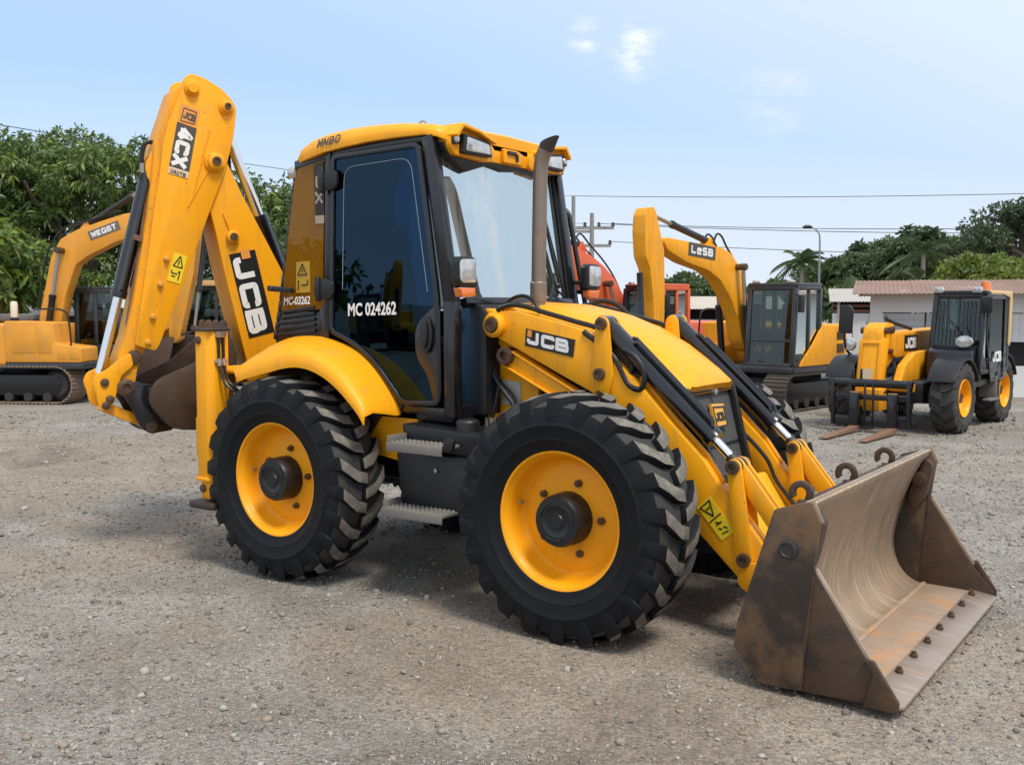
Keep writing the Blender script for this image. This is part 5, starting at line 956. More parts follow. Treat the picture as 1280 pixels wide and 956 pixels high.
# orange excavator behind
excavator('orange excavator with black cab front, half hidden behind the backhoe loader', (-7.05, 13.35), -98.5, ORG,
  [(.42, 1.18), (.60, 1.65), (.86, 2.05), (1.15, 2.38), (1.5, 2.62), (1.9, 2.82), (2.4, 2.98), (3.1, 3.10), (3.7, 3.08), (3.75, 2.7), (3.2, 2.45), (2.5, 2.28), (2.0, 2.10), (1.6, 1.85), (1.25, 1.5), (1.0, 1.15), (.78, .98), (.55, .98)],
  [(4.1, 3.0), (3.85, 3.05), (3.62, 2.75), (3.5, 2.4), (3.3, 1.0), (3.5, .86), (3.65, 1.0), (3.95, 2.2), (4.15, 2.7)],
  dict(b0=(.95, .92), b1=(1.5, 2.25), s0=(2.1, 3.0), s1=(3.9, 3.2), k0=(4.2, 2.4), k1=(3.85, 1.05), tip=(3.5, .95), hose=[(2.4, 3.0), (2.2, 3.2), (1.9, 3.0), (1.5, 2.72), (1.2, 2.45), (1.0, 2.2), (.8, 1.9)]),
  (.22, 1.15, .17, 1.04, .80, 2.16, 1.22), None, frame=ORG)
# excavator on the near side of the yard, seen mirrored in the cab door
excavator('yellow excavator seen only as a reflection in the dark cab door', (-25.5, -26.5), 40, YEL2,
  [(.42, 1.18), (.60, 1.72), (.86, 2.22), (1.08, 2.57), (1.36, 2.77), (1.66, 2.85), (2.23, 2.88), (2.86, 2.92), (3.28, 2.95), (3.36, 2.84), (3.24, 2.70), (2.69, 2.52), (2.05, 2.40), (1.67, 2.24), (1.33, 1.92), (1.10, 1.57), (.96, 1.20), (.78, .98), (.55, .98)],
  [(3.74, 3.37), (3.60, 3.39), (3.53, 3.30), (3.42, 3.00), (3.31, 2.72), (3.28, 2.0), (3.30, 1.0), (3.34, .86), (3.50, .86), (3.54, 1.3), (3.58, 1.9), (3.68, 2.42), (3.80, 2.60), (3.84, 2.98), (3.82, 3.25)],
  dict(b0=(.95, .92), b1=(1.16, 2.50), s0=(1.90, 2.93), s1=(3.60, 3.30), k0=(3.80, 2.35), k1=(3.68, 1.05), tip=(3.40, .95), hose=[(1.85, 2.90), (1.75, 3.05), (1.6, 3.02), (1.45, 2.86), (1.2, 2.62), (1.0, 2.3), (.8, 1.9)]),
  (.22, 1.15, .17, 1.04, .80, 2.13, 1.22))
# left excavator
excavator('faded yellow excavator with rusty tracks under the mango trees, left of the backhoe arm', (-16.3, 5.05), 30, YEL3,
  [(.38, 1.22), (.42, 1.6), (.52, 2.02), (.70, 2.77), (.90, 3.10), (1.23, 3.27), (1.72, 3.43), (2.20, 3.57), (3.3, 3.66), (3.4, 3.45), (2.9, 3.25), (2.02, 3.0), (1.46, 2.74), (1.22, 2.58), (1.0, 2.0), (.88, 1.45), (.82, 1.15), (.6, 1.05)],
  [(2.75, 4.2), (2.95, 4.3), (3.4, 3.9), (3.6, 3.2), (3.5, 2.4), (3.2, 1.2), (3.05, 1.1), (3.0, 1.3), (3.15, 2.4), (3.2, 3.2)],
  dict(b0=(.60, .88), b1=(.95, 2.86), s0=(1.40, 3.36), s1=(2.85, 4.2), k0=(3.7, 3.1), k1=(3.45, 1.4), tip=(3.1, 1.2), hose=[(2.0, 3.6), (1.6, 3.46), (1.1, 3.34), (.82, 3.14), (.62, 2.8), (.5, 2.3), (.42, 1.8)]),
  (.95, 1.86, .12, 1.02, .86, 2.10, 1.28), ((1.52, 3.05), (2.12, 3.26), .17, .1, 'WEG6T'), ux=.55, shoe=SHM, tx=(-1.5, 1.48), th=.73, extra=True, tw=.62, decal=mat('grey_brown_vinyl', (.16, .13, .12), .5))

# ------------------------------------------------------------------ telehandler
TH = thing('telehandler', 'yellow and black telehandler with lowered pallet forks and orange beacon, parked at the white shed', 'telehandler', (-1.12, 9.99, 0), R(-95.5))
for s in (-1, 1):
    ty = tyre_mesh('tyre', .525, .185, .265, 16, s, lugh=.035, lw=.20, rub=RUBG, worn=RUBG, seed=5); rm = rim_mesh('wheel', .27, s, YELW, 1.45); hb = hub_mesh('hub', .075, s, .04, .12, PIN)
    for x in (0, -1.92):
        W = link('wheel', rm, TH, (x, s*.75, .51)); W.rotation_euler = (0, .3 if x else .1, 0); link('tyre', ty, W); link('hub', hb, W)
for x in (0, -1.92): m = MB(); m.tube([(x, -.65, .485), (x, -.2, .485), (x, 0, .485), (x, .2, .485), (x, .65, .485)], [.08, .09, .15, .09, .08], 12); m.build('axle', BLKP, TH)
m = MB(); m.box(-2.5, .25, -.42, .42, .42, .72); m.box(-2.55, -1.6, -.85, .2, .55, 1.0); m.build('chassis', BLK, TH, .03)
m = MB(); m.prism(rnd([(-.9, .72), (.18, .62), (.30, .66), (.10, .95), (-.30, 1.12), (-.9, 1.15)], .03), -.02, .10); m.prism(rnd([(-.05, .58), (.32, .58), (.36, .68), (.05, .72)], .02), -.45, .30); m.build('front_frame', YEL2, TH, .015)
m = MB(); m.prism(rnd([(-2.6, 1.08), (-.1, 1.05), (.05, 1.12), (.05, 1.42), (-2.6, 1.46)], .03), -.52, -.12); bm_ = m.build('boom', YEL2, TH, .015)
m = MB(); m.prism(rnd([(-.18, 1.42), (-.12, 1.56), (.10, 1.58), (.28, 1.50), (.32, 1.42), (.50, .45), (.46, .34), (.22, .36), (.12, .9), (-.1, 1.0), (-.22, 1.1)], .04), -.47, -.17); hd_ = m.build('boom_head', YEL2, TH, .02)
m = MB(); m.prism(rnd([(.14, 1.36), (.335, 1.34), (.50, .50), (.36, .48)], .02), -.50, -.14); m.build('head_cover', YEL, TH, .015)
for x, z, r in ((.02, 1.47, .05), (.22, 1.46, .05), (.05, 1.15, .04), (.34, .55, .05), (.40, .42, .045)):
    m = MB(); m.cyl((x, -.525, z), (x, -.115, z), r, n=14); m.build('pivot_pin', PIN, hd_)
m = MB(); ring(m, [(-.47, 1.30), (-.17, 1.30), (-.16, .56), (-.48, .56)], .03, .0, .012, lambda u, v, q: (.345+(1.34-v)*.196+q, u, v)); m.build('head_rib', YEL2, hd_, .004)
m = MB(); m.cyl((.10, -.32, .98), (.42, -.32, .40), .05, n=14); m.build('tilt_ram', BLKP, TH)
for k in range(3): m = MB(); m.tube(spline([(-.25, -.05+.04*k, 1.05), (-.05, -.03+.04*k, .85), (.12, -.02+.03*k, .70), (.30, -.06, .60), (.48, -.10, .55)], 5), .016, 7); m.build('carriage_hose', BLK, TH)
panel('worn_sticker', [(.455, -.40, .74), (.455, -.26, .74), (.425, -.26, .90), (.425, -.40, .90)], .012, mat('pale_worn_vinyl', (.55, .45, .30), .6), hd_)
panel('boom_decal', [(-.42, -.118, 1.14), (-.95, -.118, 1.14), (-.95, -.118, 1.38), (-.42, -.118, 1.38)], .006, DKV, bm_); lettering('boom_decal_letters', 'JCB', (-.45, -.108, 1.18), (-1, 0, 0), (0, 0, 1), .16, .135, .30, WHT, bm_, gap=.12)
m = MB(); m.tube(spline([(-.9, -.2, 1.47), (-.3, -.22, 1.56), (-.05, -.25, 1.62), (.02, -.25, 1.66)], 5), .03, 8); m.build('boom_hose', SOOT, bm_)
m = MB(); m.tube(spline([(.02, -.10, .98), (.10, -.06, .8), (.2, -.08, .7), (.3, -.12, .62)], 5), .022, 8); m.build('carriage_hose', BLK, TH)
m = MB(); m.box(.30, .60, -.34, -.08, .30, .62); cr0 = m.build('carriage_mount', YEL2, TH, .02)
cf_ = MB(); cf_.cyl((.80, -.72, .72), (.80, .46, .72), .06, n=14); cf_.box(.76, .84, -.70, .44, .48, .56); cf_.box(.76, .84, -.70, .44, .10, .24)
for y in (-.70, .40): cf_.box(.74, .86, y, y+.045, .10, .78)
for y in (-.42, -.20, -.08): cf_.cyl((.84, y, .14), (.84, y, .76), .018, n=8)
for y in (-.42, -.30): cf_.box(.76, .80, y, y+.03, .74, .92)
cg = cf_.build('fork_carriage', BLKP, TH, .008)
FKM = mat('rust_worn_fork', (.30, .17, .11), .5, metal=.4, dirt=(.16, .09, .06), dirt_amt=.6, dirt_scale=6)
for y in (-.33, .22):
    m = MB(); m.prism(rnd([(.86, .60), (.91, .60), (.925, .10), (1.95, .035), (1.95, .022), (.90, .03), (.86, .08)], .015), y-.06, y+.06); m.build('fork', [FKM], TH, .006)
    m = MB(); m.prism([(.845, .58), (.918, .58), (.93, .11), (.845, .11)], y-.063, y+.063); m.build('fork_shank', BLKP, TH, .006)
cb = cab_box(TH, -1.95, -.62, .20, .90, .85, 1.97, 1.22, BLKP, G_BG, sx=.22, t=.075)
m = MB(); m.prism(rnd([(-1.95, .62), (-.50, .62), (-.40, .80), (-.45, 1.16), (-.62, 1.22), (-1.95, 1.22)], .05), .22, .86); m.build('cab_base', BLKP, TH, .02)
m = MB(); m.prism(rnd([(-1.95, .72), (-1.05, .70), (-1.02, 1.0), (-1.0, 1.98), (-1.95, 1.98)], .04), .915, .93); ring_ = m.mesh('door', G_BG); link('door', ring_, TH)
m = MB(); ring(m, rnd([(-1.72, .70), (-1.06, .68), (-.98, .95), (-.82, 1.35), (-.90, 1.96), (-1.72, 1.96)], .05), .035, .93, .95); m.build('door_frame', BLKP, TH, .006)
m = MB(); m.prism(rnd([(-2.05, 2.05), (-2.06, 1.5), (-2.0, 1.2), (-1.92, 1.2), (-1.95, 1.95), (-1.6, 2.0), (-.95, 2.0), (-.95, 2.06)], .05), .80, .955); m.build('cab_side_trim', mat('cream_paint', (.70, .48, .22), .5), TH, .02)
lettering('door_letters', 'JCB', (-1.12, .956, .98), (-1, 0, 0), (0, 0, 1), .16, .13, .25, WHT, TH, gap=.1)
for i in range(11):
    y = .26+i*.058; m = MB(); m.cyl((-.615, y, 1.26), (-.80, y, 1.95), .0045, n=6); m.build('guard_bar', BLKP, TH)
m = MB(); m.tube([(-.58, .72, 1.24), (-.66, .55, 1.50), (-.70, .42, 1.66)], .012, 6); m.tube([(-.57, .78, 1.26), (-.66, .66, 1.55)], .01, 6); m.build('wiper', BLK, TH)
m = MB(); m.lathe([(.075, 2.06), (.075, 2.10), (.065, 2.19), (.0, 2.20)], 18, lambda a, b, h: (-1.25+a, .78+b, h)); m.build('beacon', AMB, TH)
for y in (.24, .80): m = MB(); m.prism(rnd([(y-.07, 2.02), (y+.07, 2.02), (y+.06, 2.11), (y-.06, 2.11)], .02), -.86, -.78, YZ); m.build('roof_lamp', LENS, TH, .01)
m = MB(); m.lathe([(.10, 0), (.09, .04), (0, .05)], 18, lambda a, b, h: (-.53+h, .72+a*1.3, 1.30+b*.9)); m.build('headlamp', LENS, TH)
m = MB(); m.lathe([(.10, 0), (.09, .05), (0, .06)], 18, lambda a, b, h: (.02+h, -.78+a, 1.24+b)); m.build('headlamp', LENS, TH)
for s in (-1, 1):
    for x in ((0, -1.92) if s > 0 else (0,)):
        a_ = [(x+.60*math.cos(R(t)), .485+.60*math.sin(R(t))) for t in range(28, 160, 8)]; b_ = [(x+.57*math.cos(R(t)), .485+.57*math.sin(R(t))) for t in range(28, 160, 8)]
        m = MB(); m.prism(a_+b_[::-1], s*.55, s*.95); m.build('fender', BLK, TH, .01)
m = MB(); m.prism(rnd([(-1.06, 1.42), (-.86, 1.40), (-.84, 1.76), (-.90, 1.84), (-1.04, 1.82)], .04), -.20, -.13, lambda u, v, q: (q+.24, u+.12, v)); m.tube(spline([(.08, -.85, 1.45), (.08, -.84, 1.25), (0, -.80, 1.10), (-.2, -.7, 1.0)], 4), .02, 8); m.build('mirror', BLK, TH, .02)
m = MB(); m.prism(rnd([(.90, 1.72), (1.07, 1.72), (1.07, 1.96), (.90, 1.96)], .03), -.66, -.60, YZ); m.bar((-.70, .90, 1.93), (-.64, .98, 1.90), .03, .03); m.build('mirror', BLK, TH, .015)
m = MB(); m.box(-1.45, -1.0, .86, .98, .40, .43); m.box(-1.40, -1.36, .70, .95, .43, .75); m.build('step', GRT, TH, .005)

# ------------------------------------------------------------------ far loader seen between the backhoe arms
WL = thing('wheel_loader', 'old faded yellow loader with tinted cab, seen through the gap of the backhoe arm', 'loader', (-17.7, 9.0, 0), R(-144))
for s in (-1, 1):
    ty = tyre_mesh('tyre', .62, .20, .34, 16, s, rub=RUBG, worn=RUBG, seed=8); rm = rim_mesh('wheel', .34, s, YEL3, .8)
    for x in (0, -2.1): W = link('wheel', rm, WL, (x, s*.8, .61)); link('tyre', ty, W)
m = MB(); m.box(-2.6, .4, -.5, .5, .6, .95); m.build('chassis', SOOT, WL, .03)
m = MB(); m.prism(rnd([(-.6, .95), (.55, .95), (.62, 1.25), (.45, 1.42), (-.6, 1.50)], .08), -.46, .46); m.build('hood', YEL3, WL, .04)
m = MB(); m.cyl((-.05, -.25, 1.4), (-.05, -.25, 2.35), .06, n=14); m.build('exhaust', SOOT, WL)
cab_box(WL, -2.1, -.75, -.62, .62, .95, 2.2, 1.45, SOOT, G_BG, sx=.18, t=.09); m = MB(); m.prism(rnd([(-2.25, 2.26), (-.78, 2.26), (-.85, 2.38), (-2.15, 2.40)], .04), -.74, .74); m.build('roof', mat('faded_tan_paint', (.55, .33, .13), .6), WL, .03)
for s in (-1, 1): m = MB(); m.prism(rnd([(-.5, 1.55), (-.3, 1.65), (.7, 1.2), (1.4, .45), (1.25, .35), (.5, .95), (-.5, 1.3)], .05), s*.58, s*.68); m.build('loader_arm', YEL3, WL, .01)
q = [(1.25, .15), (1.3, .75), (1.4, .8), (1.42, .3), (1.9, .12), (1.9, .08), (1.35, .06)]; m = MB(); m.prism(rnd(q, .03), -1.1, 1.1); m.build('bucket', BSTL, WL, .01)
# ------------------------------------------------------------------ trees
rt = np.random.default_rng(5)
def leaf_mat(name, col, tr=.35):
    if name in MATS: return MATS[name]
    m = bpy.data.materials.new(name); m.use_nodes = True; t = m.node_tree; N = t.nodes; L = t.links; N.clear(); o = N.new('ShaderNodeOutputMaterial')
    tc = N.new('ShaderNodeTexCoord'); nz = N.new('ShaderNodeTexNoise'); nz.inputs['Scale'].default_value = .8; nz.inputs['Detail'].default_value = 3; L.new(tc.outputs['Object'], nz.inputs['Vector'])
    mx = N.new('ShaderNodeMix'); mx.data_type = 'RGBA'; mx.inputs[6].default_value = (*[c*.72 for c in col], 1); mx.inputs[7].default_value = (*[min(1, c*1.3) for c in col], 1); L.new(nz.outputs['Fac'], mx.inputs[0])
    p = N.new('ShaderNodeBsdfPrincipled'); p.inputs['Roughness'].default_value = .42; p.inputs['Specular IOR Level'].default_value = .5; L.new(mx.outputs[2], p.inputs['Base Color'])
    tl = N.new('ShaderNodeBsdfTranslucent'); L.new(mx.outputs[2], tl.inputs[0]); ms = N.new('ShaderNodeMixShader'); ms.inputs[0].default_value = tr; L.new(p.outputs[0], ms.inputs[1]); L.new(tl.outputs[0], ms.inputs[2]); L.new(ms.outputs[0], o.inputs[0])
    MATS[name] = m; return m
BARK = mat('bark', (.13, .10, .075), .9, var=.3, vscale=6, bump=.8, bscale=18)
def unit(n): v = rt.normal(size=(n, 3)); return v/np.linalg.norm(v, axis=1)[:, None]
def leaves(pos, out, nl, ln, wd, droop, spread=1.0):
    """whorls of drooping leaves: each leaf is a folded four-corner blade. pos, out: cluster centres and outward directions"""
    n = len(pos); k = n*nl; P = np.repeat(pos, nl, 0); O = np.repeat(out, nl, 0)
    d = unit(k)*spread+O*.75; d[:, 2] -= droop*rt.uniform(.4, 1.3, k); d /= np.linalg.norm(d, axis=1)[:, None]
    sd_ = np.cross(d, unit(k)); sd_ /= np.linalg.norm(sd_, axis=1)[:, None]+1e-6; up = np.cross(sd_, d)
    L = (ln*rt.uniform(.6, 1.25, k))[:, None]; Wd = (wd*rt.uniform(.7, 1.3, k))[:, None]; st = P+unit(k)*ln*.25
    a = st; b = st+d*L*.5+sd_*Wd*.5+up*Wd*.18; t = st+d*L-np.array([0, 0, 1])*L*.22*droop; c = st+d*L*.5-sd_*Wd*.5+up*Wd*.18
    co = np.stack([a, b, t, c], 1).reshape(-1, 3); return co, np.arange(k*4).reshape(-1, 4)
def lobes_fill(lobes, ncl, shell=.72):
    w_ = np.array([l[3]*l[4] for l in lobes]); w_ = w_/w_.sum(); pos = []; out = []
    for l, q in zip(lobes, (w_*ncl).astype(int)+1):
        u = unit(q); u[:, 2] = np.where(u[:, 2] < -.55, -u[:, 2]*.5, u[:, 2]); rr = (shell+(1-shell)*rt.random(q)**.5)[:, None]; rr *= rt.uniform(.86, 1.1, (q, 1))
        pos.append(np.array(l[:3])+u*rr*np.array([l[3], l[3], l[4]])); out.append(u)
    return np.concatenate(pos), np.concatenate(out)
def limb(m, a, b, r0, r1, wob=.15, n=5):
    a = Vector(a); b = Vector(b); pts = []
    for i in range(n+1):
        t = i/n; p = a.lerp(b, t); k = wob*math.sin(math.pi*t); pts.append(p+Vector((rt.uniform(-k, k), rt.uniform(-k, k), rt.uniform(-k, k)*.5)))
    m.tube(pts, [r0+(r1-r0)*i/n for i in range(n+1)], 8)
def tree(label, x, y, H, cr, cz, ch, ncl, cols, nl=8, ln=.26, wd=.075, droop=.8, sub=34, trunk=.22, subr=(.24, .42), name='broadleaf_tree', group=None, flat=1., spread=1., hollow=0):
    """crown of sub-lobes spread over a big ellipsoid (radius cr, half height ch, centre height cz), real trunk and limbs inside"""
    T_ = thing(name, label, 'tree', (x, y, 0), 0, group); u = unit(sub); u[:, 2] = np.abs(u[:, 2])*np.sign(rt.random(sub)-.28); lob = []
    for v in u:
        r = cr*rt.uniform(*subr); q = rt.uniform(.62, .92); lob.append((v[0]*cr*q, v[1]*cr*q, cz+v[2]*ch*q, r, r*.8*flat))
    if not hollow: lob.append((0, 0, cz, cr*.62, ch*.62))
    P, O = lobes_fill(lob, ncl); co, fc = leaves(P, O, nl, ln, wd, droop, spread)
    mi = np.repeat(rt.choice(len(cols), len(P), p=np.array([.5, .3, .2][:len(cols)])/sum([.5, .3, .2][:len(cols)])), nl)
    me = np_mesh('crown', co, fc, mi, smooth=True)
    for c in cols: me.materials.append(c)
    link('crown', me, T_)
    m = MB(); limb(m, (0, 0, -.1), (rt.uniform(-.2, .2), rt.uniform(-.2, .2), cz-ch*.45), trunk, trunk*.7, .1); m.build('trunk', BARK, T_)
    m = MB()
    for l in lob[::3]: limb(m, (0, 0, cz-ch*.5), l[:3], trunk*.5, .03, .25)
    m.build('limbs', BARK, T_); return T_
M1 = leaf_mat('mango_leaf', (.135, .205, .055)); M2 = leaf_mat('mango_leaf_dark', (.075, .13, .036)); M3 = leaf_mat('mango_leaf_young', (.23, .30, .06))
J1 = leaf_mat('jungle_leaf', (.105, .15, .065)); J2 = leaf_mat('jungle_leaf_dark', (.078, .118, .056)); J3 = leaf_mat('jungle_leaf_hazed', (.155, .205, .08))  # distance haze is put into these leaf colours, lightest in the third
Y1 = leaf_mat('bright_leaf', (.22, .27, .05)); Y2 = leaf_mat('bright_leaf_deep', (.15, .20, .045))
AX_R = Vector((.8135, .5817, 0)); AX_D = Vector((-.5817, .8135, 0)); YO = Vector((2.976, -5.67, 0))
def yard(a, b): p = YO+AX_R*a+AX_D*b; return p.x, p.y          # a metres to the right of, b metres along the yard axis
def lab(s): return s
tree('tallest dense mango tree with drooping leaves above the faded yellow excavator', *yard(-11.6, 27.5), 6.3, 3.2, 3.75, 2.45, 5200, [M1, M2, M3], name='mango_tree', ln=.21, wd=.06)
tree('broad dark mango tree at the left edge behind the excavator body', *yard(-15.6, 28.5), 6.0, 3.2, 3.3, 2.35, 3800, [M1, M2, M3], name='mango_tree', ln=.21, wd=.06)
tree('darker mango tree showing between the backhoe arm and the cab', *yard(-8.0, 30.), 5.8, 3.0, 3.2, 2.3, 3600, [M2, M1, M3], name='mango_tree', ln=.21, wd=.06)
tree('lower bright green mango tree with fresh leaves at the left picture edge', *yard(-12.0, 22.6), 4.6, 1.75, 2.2, 1.75, 1100, [M3, M1, M2], name='mango_tree', ln=.34, wd=.10, trunk=.12)
tree('dark mango tree seen only mirrored in the cab door', -50., -44., 7, 4.2, 3.0, 2.6, 700, [M2, M1, M3], name='mango_tree', ln=.6, wd=.25)
RT = 'trees beyond the sheds on the right'
def rtree(label, px, D, top, wid, cols=(J1, J2, J3), ncl=900, low=.25, **k):
    a = (px-640)/1276*D; H = 1.855+(382-top)/1276*D; cr = wid/1276*D/2; cz = H*(.5+low/2); tree(label, *yard(a, D), H, cr, cz, H-cz-cr*.1, int(ncl*1.9), list(cols), nl=8, ln=.33, wd=.125, droop=.45, group=None, **k)
rtree('round green tree behind the orange excavator cab', 862, 62, 346, 88, ncl=800)
rtree('small tree between the yellow excavator boom and its cab', 925, 66, 362, 60, ncl=500)
rtree('dark green tree just right of the grey street lamp', 1046, 60, 322, 50, ncl=600)
rtree('leafy tree left of the slim palm above the small shed', 1090, 58, 314, 75, ncl=900)
rtree('tall dark green tree above the left end of the rusty roof', 1124, 56, 302, 70, ncl=1000)
rtree('dense mid green tree behind the slim palm', 1165, 60, 306, 80, ncl=1000)
rtree('dark olive tree beside the spreading rain tree', 1205, 56, 296, 70, cols=(J2, J1, J3), ncl=900)
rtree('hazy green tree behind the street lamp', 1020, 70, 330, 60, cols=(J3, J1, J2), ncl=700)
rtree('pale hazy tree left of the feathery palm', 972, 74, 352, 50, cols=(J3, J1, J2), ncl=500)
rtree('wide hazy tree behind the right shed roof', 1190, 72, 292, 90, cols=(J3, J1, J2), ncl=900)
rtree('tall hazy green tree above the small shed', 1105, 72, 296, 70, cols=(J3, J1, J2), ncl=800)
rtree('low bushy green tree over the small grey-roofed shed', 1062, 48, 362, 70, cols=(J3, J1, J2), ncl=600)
rtree('low leafy shrub tree at the rusty roof corner', 1110, 46, 358, 60, ncl=500)
rtree('bright yellow-green bushy tree directly above the rusty roof', 1232, 44, 321, 135, cols=(Y1, Y2, J3), ncl=1300, flat=.7)
# slim columnar trees
for px, D, top, w_, lb in ((1070, 62, 307, 20, 'slim columnar tree right of the street lamp'), (1131, 60, 283, 13, 'slender bare-stemmed tree with a small dark tuft on top'), (1155, 58, 280, 22, 'tallest slim columnar tree above the shed'), (1068, 64, 300, 16, 'thin spire-like tree behind the columnar one')):
    a = (px-640)/1276*D; H = 1.855+(382-top)/1276*D; cr = w_/1276*D/2*1.6; tree(lb, *yard(a, D), H, cr, H*.72, H*.28, 160, [J2, J1], nl=6, ln=.5, wd=.22, droop=.6, sub=12, trunk=.10)
# rain tree with open umbrella crown
T_ = thing('rain_tree', 'wide spreading rain tree with open airy crown at the right edge', 'tree', (*yard(26.5, 52.), 0)); m = MB(); limb(m, (0, 0, -.1), (.1, 0, 3.2), .34, .26, .1); m.build('trunk', BARK, T_)
m = MB(); P = []; O = []
for i in range(22):
    t = 2*math.pi*i*.382+rt.uniform(-.2, .2); r = rt.uniform(.8, 4.0); e = Vector((r*math.cos(t), r*math.sin(t), 6.9-.13*r*r+rt.uniform(-1.1, .2))); mid = Vector((.1, 0, 3.1)).lerp(e, .5)+Vector((0, 0, .4)); limb(m, (.1, 0, 3.1), mid, .14, .09, .2); limb(m, mid, e, .09, .03, .25)
    for j in range(4):
        q = e+Vector((rt.uniform(-1, 1), rt.uniform(-1, 1), rt.uniform(-.3, .35))); limb(m, mid.lerp(e, .5), q, .035, .012, .15, 3); u = unit(30); P.append(np.array(q)+u*np.array([.8, .8, .45])*rt.random((30, 1))**.4); O.append(u)
m.build('limbs', BARK, T_); co, fc = leaves(np.concatenate(P), np.concatenate(O), 7, .24, .10, .3); me = np_mesh('crown', co, fc, rt.choice(2, len(fc)), smooth=True); me.materials.append(leaf_mat('rain_tree_leaf', (.075, .10, .045))); me.materials.append(J2); link('crown', me, T_)
# palms
def palm(label, px, D, top, fl=2.3, nf=15, lean=0.):
    a = (px-640)/1276*D; H = 1.855+(382-top)/1276*D; x, y = yard(a, D); T_ = thing('palm_tree', label, 'palm', (x, y, 0)); hz = H-fl*.30
    m = MB(); m.tube([(lean*(i/6)**2, 0, hz*i/6) for i in range(7)], [.17-.07*i/6 for i in range(7)], 8); m.build('trunk', mat('palm_trunk', (.24, .21, .18), .9, var=.2, vscale=9), T_)
    V = []; F = []; o = 0
    for f in range(nf):
        t = 2.4*f; el = rt.uniform(-.35, 1.2); d = np.array([math.cos(t)*math.cos(el), math.sin(t)*math.cos(el), math.sin(el)]); sid = np.array([-math.sin(t), math.cos(t), 0])
        pts = [np.array([lean, 0, hz])+d*fl*s-np.array([0, 0, 1])*fl*.5*s*s for s in np.linspace(0, 1, 15)]
        for i in range(1, 15):
            for sg in (-1, 1):
                l_ = fl*.30*math.sin(math.pi*(.12+.83*i/15)); p = pts[i]; e = p+sid*sg*l_*.75+(pts[i]-pts[i-1])*2.2-np.array([0, 0, 1])*l_*.45; w_ = np.array([0, 0, .05])+(pts[i]-pts[i-1])*.25
                V += [p-w_, p+w_, e]; F.append((o, o+1, o+2)); o += 3
    me = np_mesh('crown', np.array(V), np.array(F)); me.materials.append(leaf_mat('palm_leaf', (.075, .115, .04))); link('crown', me, T_)
palm('palm with feathery drooping fronds left of the street lamp', 1000, 60, 318, 1.8, 21)
palm('slim palm with pale trunk rising above the rusty roof', 1151, 52, 303, 1.9, 16)
palm('short leaning palm with pale trunk left of the slim palm', 1136, 50, 338, 1.9, 11, .4)
palm('small palm with arching pale fronds over the small shed', 1062, 50, 352, 2.0, 11)

# ------------------------------------------------------------------ sheds
CORR = mat('rusty_corrugated_sheet', (.22, .115, .08), .8, dirt=(.56, .50, .45), dirt_amt=1.0, dirt_scale=1.0, dlo=.55, dhi=.68, var=.3, vscale=1.5)
WALL = mat('white_render_wall', (.72, .72, .72), .8, dirt=(.50, .46, .42), dirt_amt=.35, dirt_scale=1.6, var=.04)
GWAL = mat('grey_shutter', (.46, .47, .49), .6, dirt=(.35, .33, .31), dirt_amt=.4, dirt_scale=2.)
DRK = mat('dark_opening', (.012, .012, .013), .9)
GSH = mat('grey_weathered_sheet', (.42, .40, .37), .75, dirt=(.28, .24, .20), dirt_amt=.6, dirt_scale=1.5)
def corrugated(m, x0, x1, y0, z0, y1, z1, pitch=.09, amp=.009, th=.012):
    n = max(4, int((x1-x0)/pitch*4)); a = [x0+(x1-x0)*i/n for i in range(n+1)]; rows = []
    for (y, z) in ((y0, z0), (y1, z1)): rows.append([(x, y, z+amp*math.sin(x/pitch*2*math.pi)) for x in a])
    rows += [[(p[0], p[1], p[2]-th) for p in rows[1]], [(p[0], p[1], p[2]-th) for p in rows[0]]]; m.grid([list(c) for c in zip(*rows)], closed=True)
sx_, sy_ = yard(7.42, 21.2); SHD = thing('shed', 'long white shed with rusty corrugated roof behind the telehandler', 'shed', (sx_, sy_, 0), math.atan2(.5817, .8135)-R(20))
m = MB()
for x0, x1, z0, z1 in ((0, .24, 0, 2.05), (.24, 3.9, 1.68, 2.05), (1.9, 2.4, 0, 1.68), (.24, 1.9, 0, .35), (2.4, 3.9, 0, .62), (3.9, 10, 0, 2.05)): m.box(x0, x1, 0, .15, z0, z1)
m.box(0, .15, .15, 5, 0, 2.05); m.build('wall', WALL, SHD, 0)
for i, (x0, x1) in enumerate(((.27, 1.05), (1.09, 1.87))): 
    m = MB(); m.box(x0, x1, .05, .09, .35, 1.66)
    for k in range(10): m.box(x0, x1, .038, .05, .40+.125*k, .412+.125*k)
    m.build('roller_shutter', GWAL, SHD, .004)
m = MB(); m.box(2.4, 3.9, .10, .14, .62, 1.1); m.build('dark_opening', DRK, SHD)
m = MB(); m.box(2.4, 3.9, .06, .10, 1.1, 1.66)
for k in range(12): m.box(2.45+.12*k, 2.46+.12*k, .045, .06, 1.12, 1.64)
m.build('barred_window', WALL, SHD)
for k in range(9): 
    m = MB(); corrugated(m, -.35+k*1.15, -.35+k*1.15+1.17, -.45, 2.06+.004*(k % 2), 2.2, 2.38+.004*(k % 2), .09, .010); m.build('roof_sheet', CORR, SHD, 0)
for k in range(5): 
    m = MB(); corrugated(m, -.35+k*2.3, -.35+k*2.3+2.32, 2.2, 2.375+.004*(k % 2), 5.2, 2.06, .09, .010); m.build('roof_sheet', CORR, SHD, 0)
m = MB(); m.cyl((-.05, -.06, 0), (-.05, -.06, 1.5), .02, n=8); m.build('downpipe', STL, SHD)
bx, by_ = yard(9.0, 28.); S2 = thing('shed', 'small open shed with grey roof and brown beams left of the rusty-roofed shed', 'shed', (bx, by_, 0), math.atan2(.5817, .8135)-R(16))
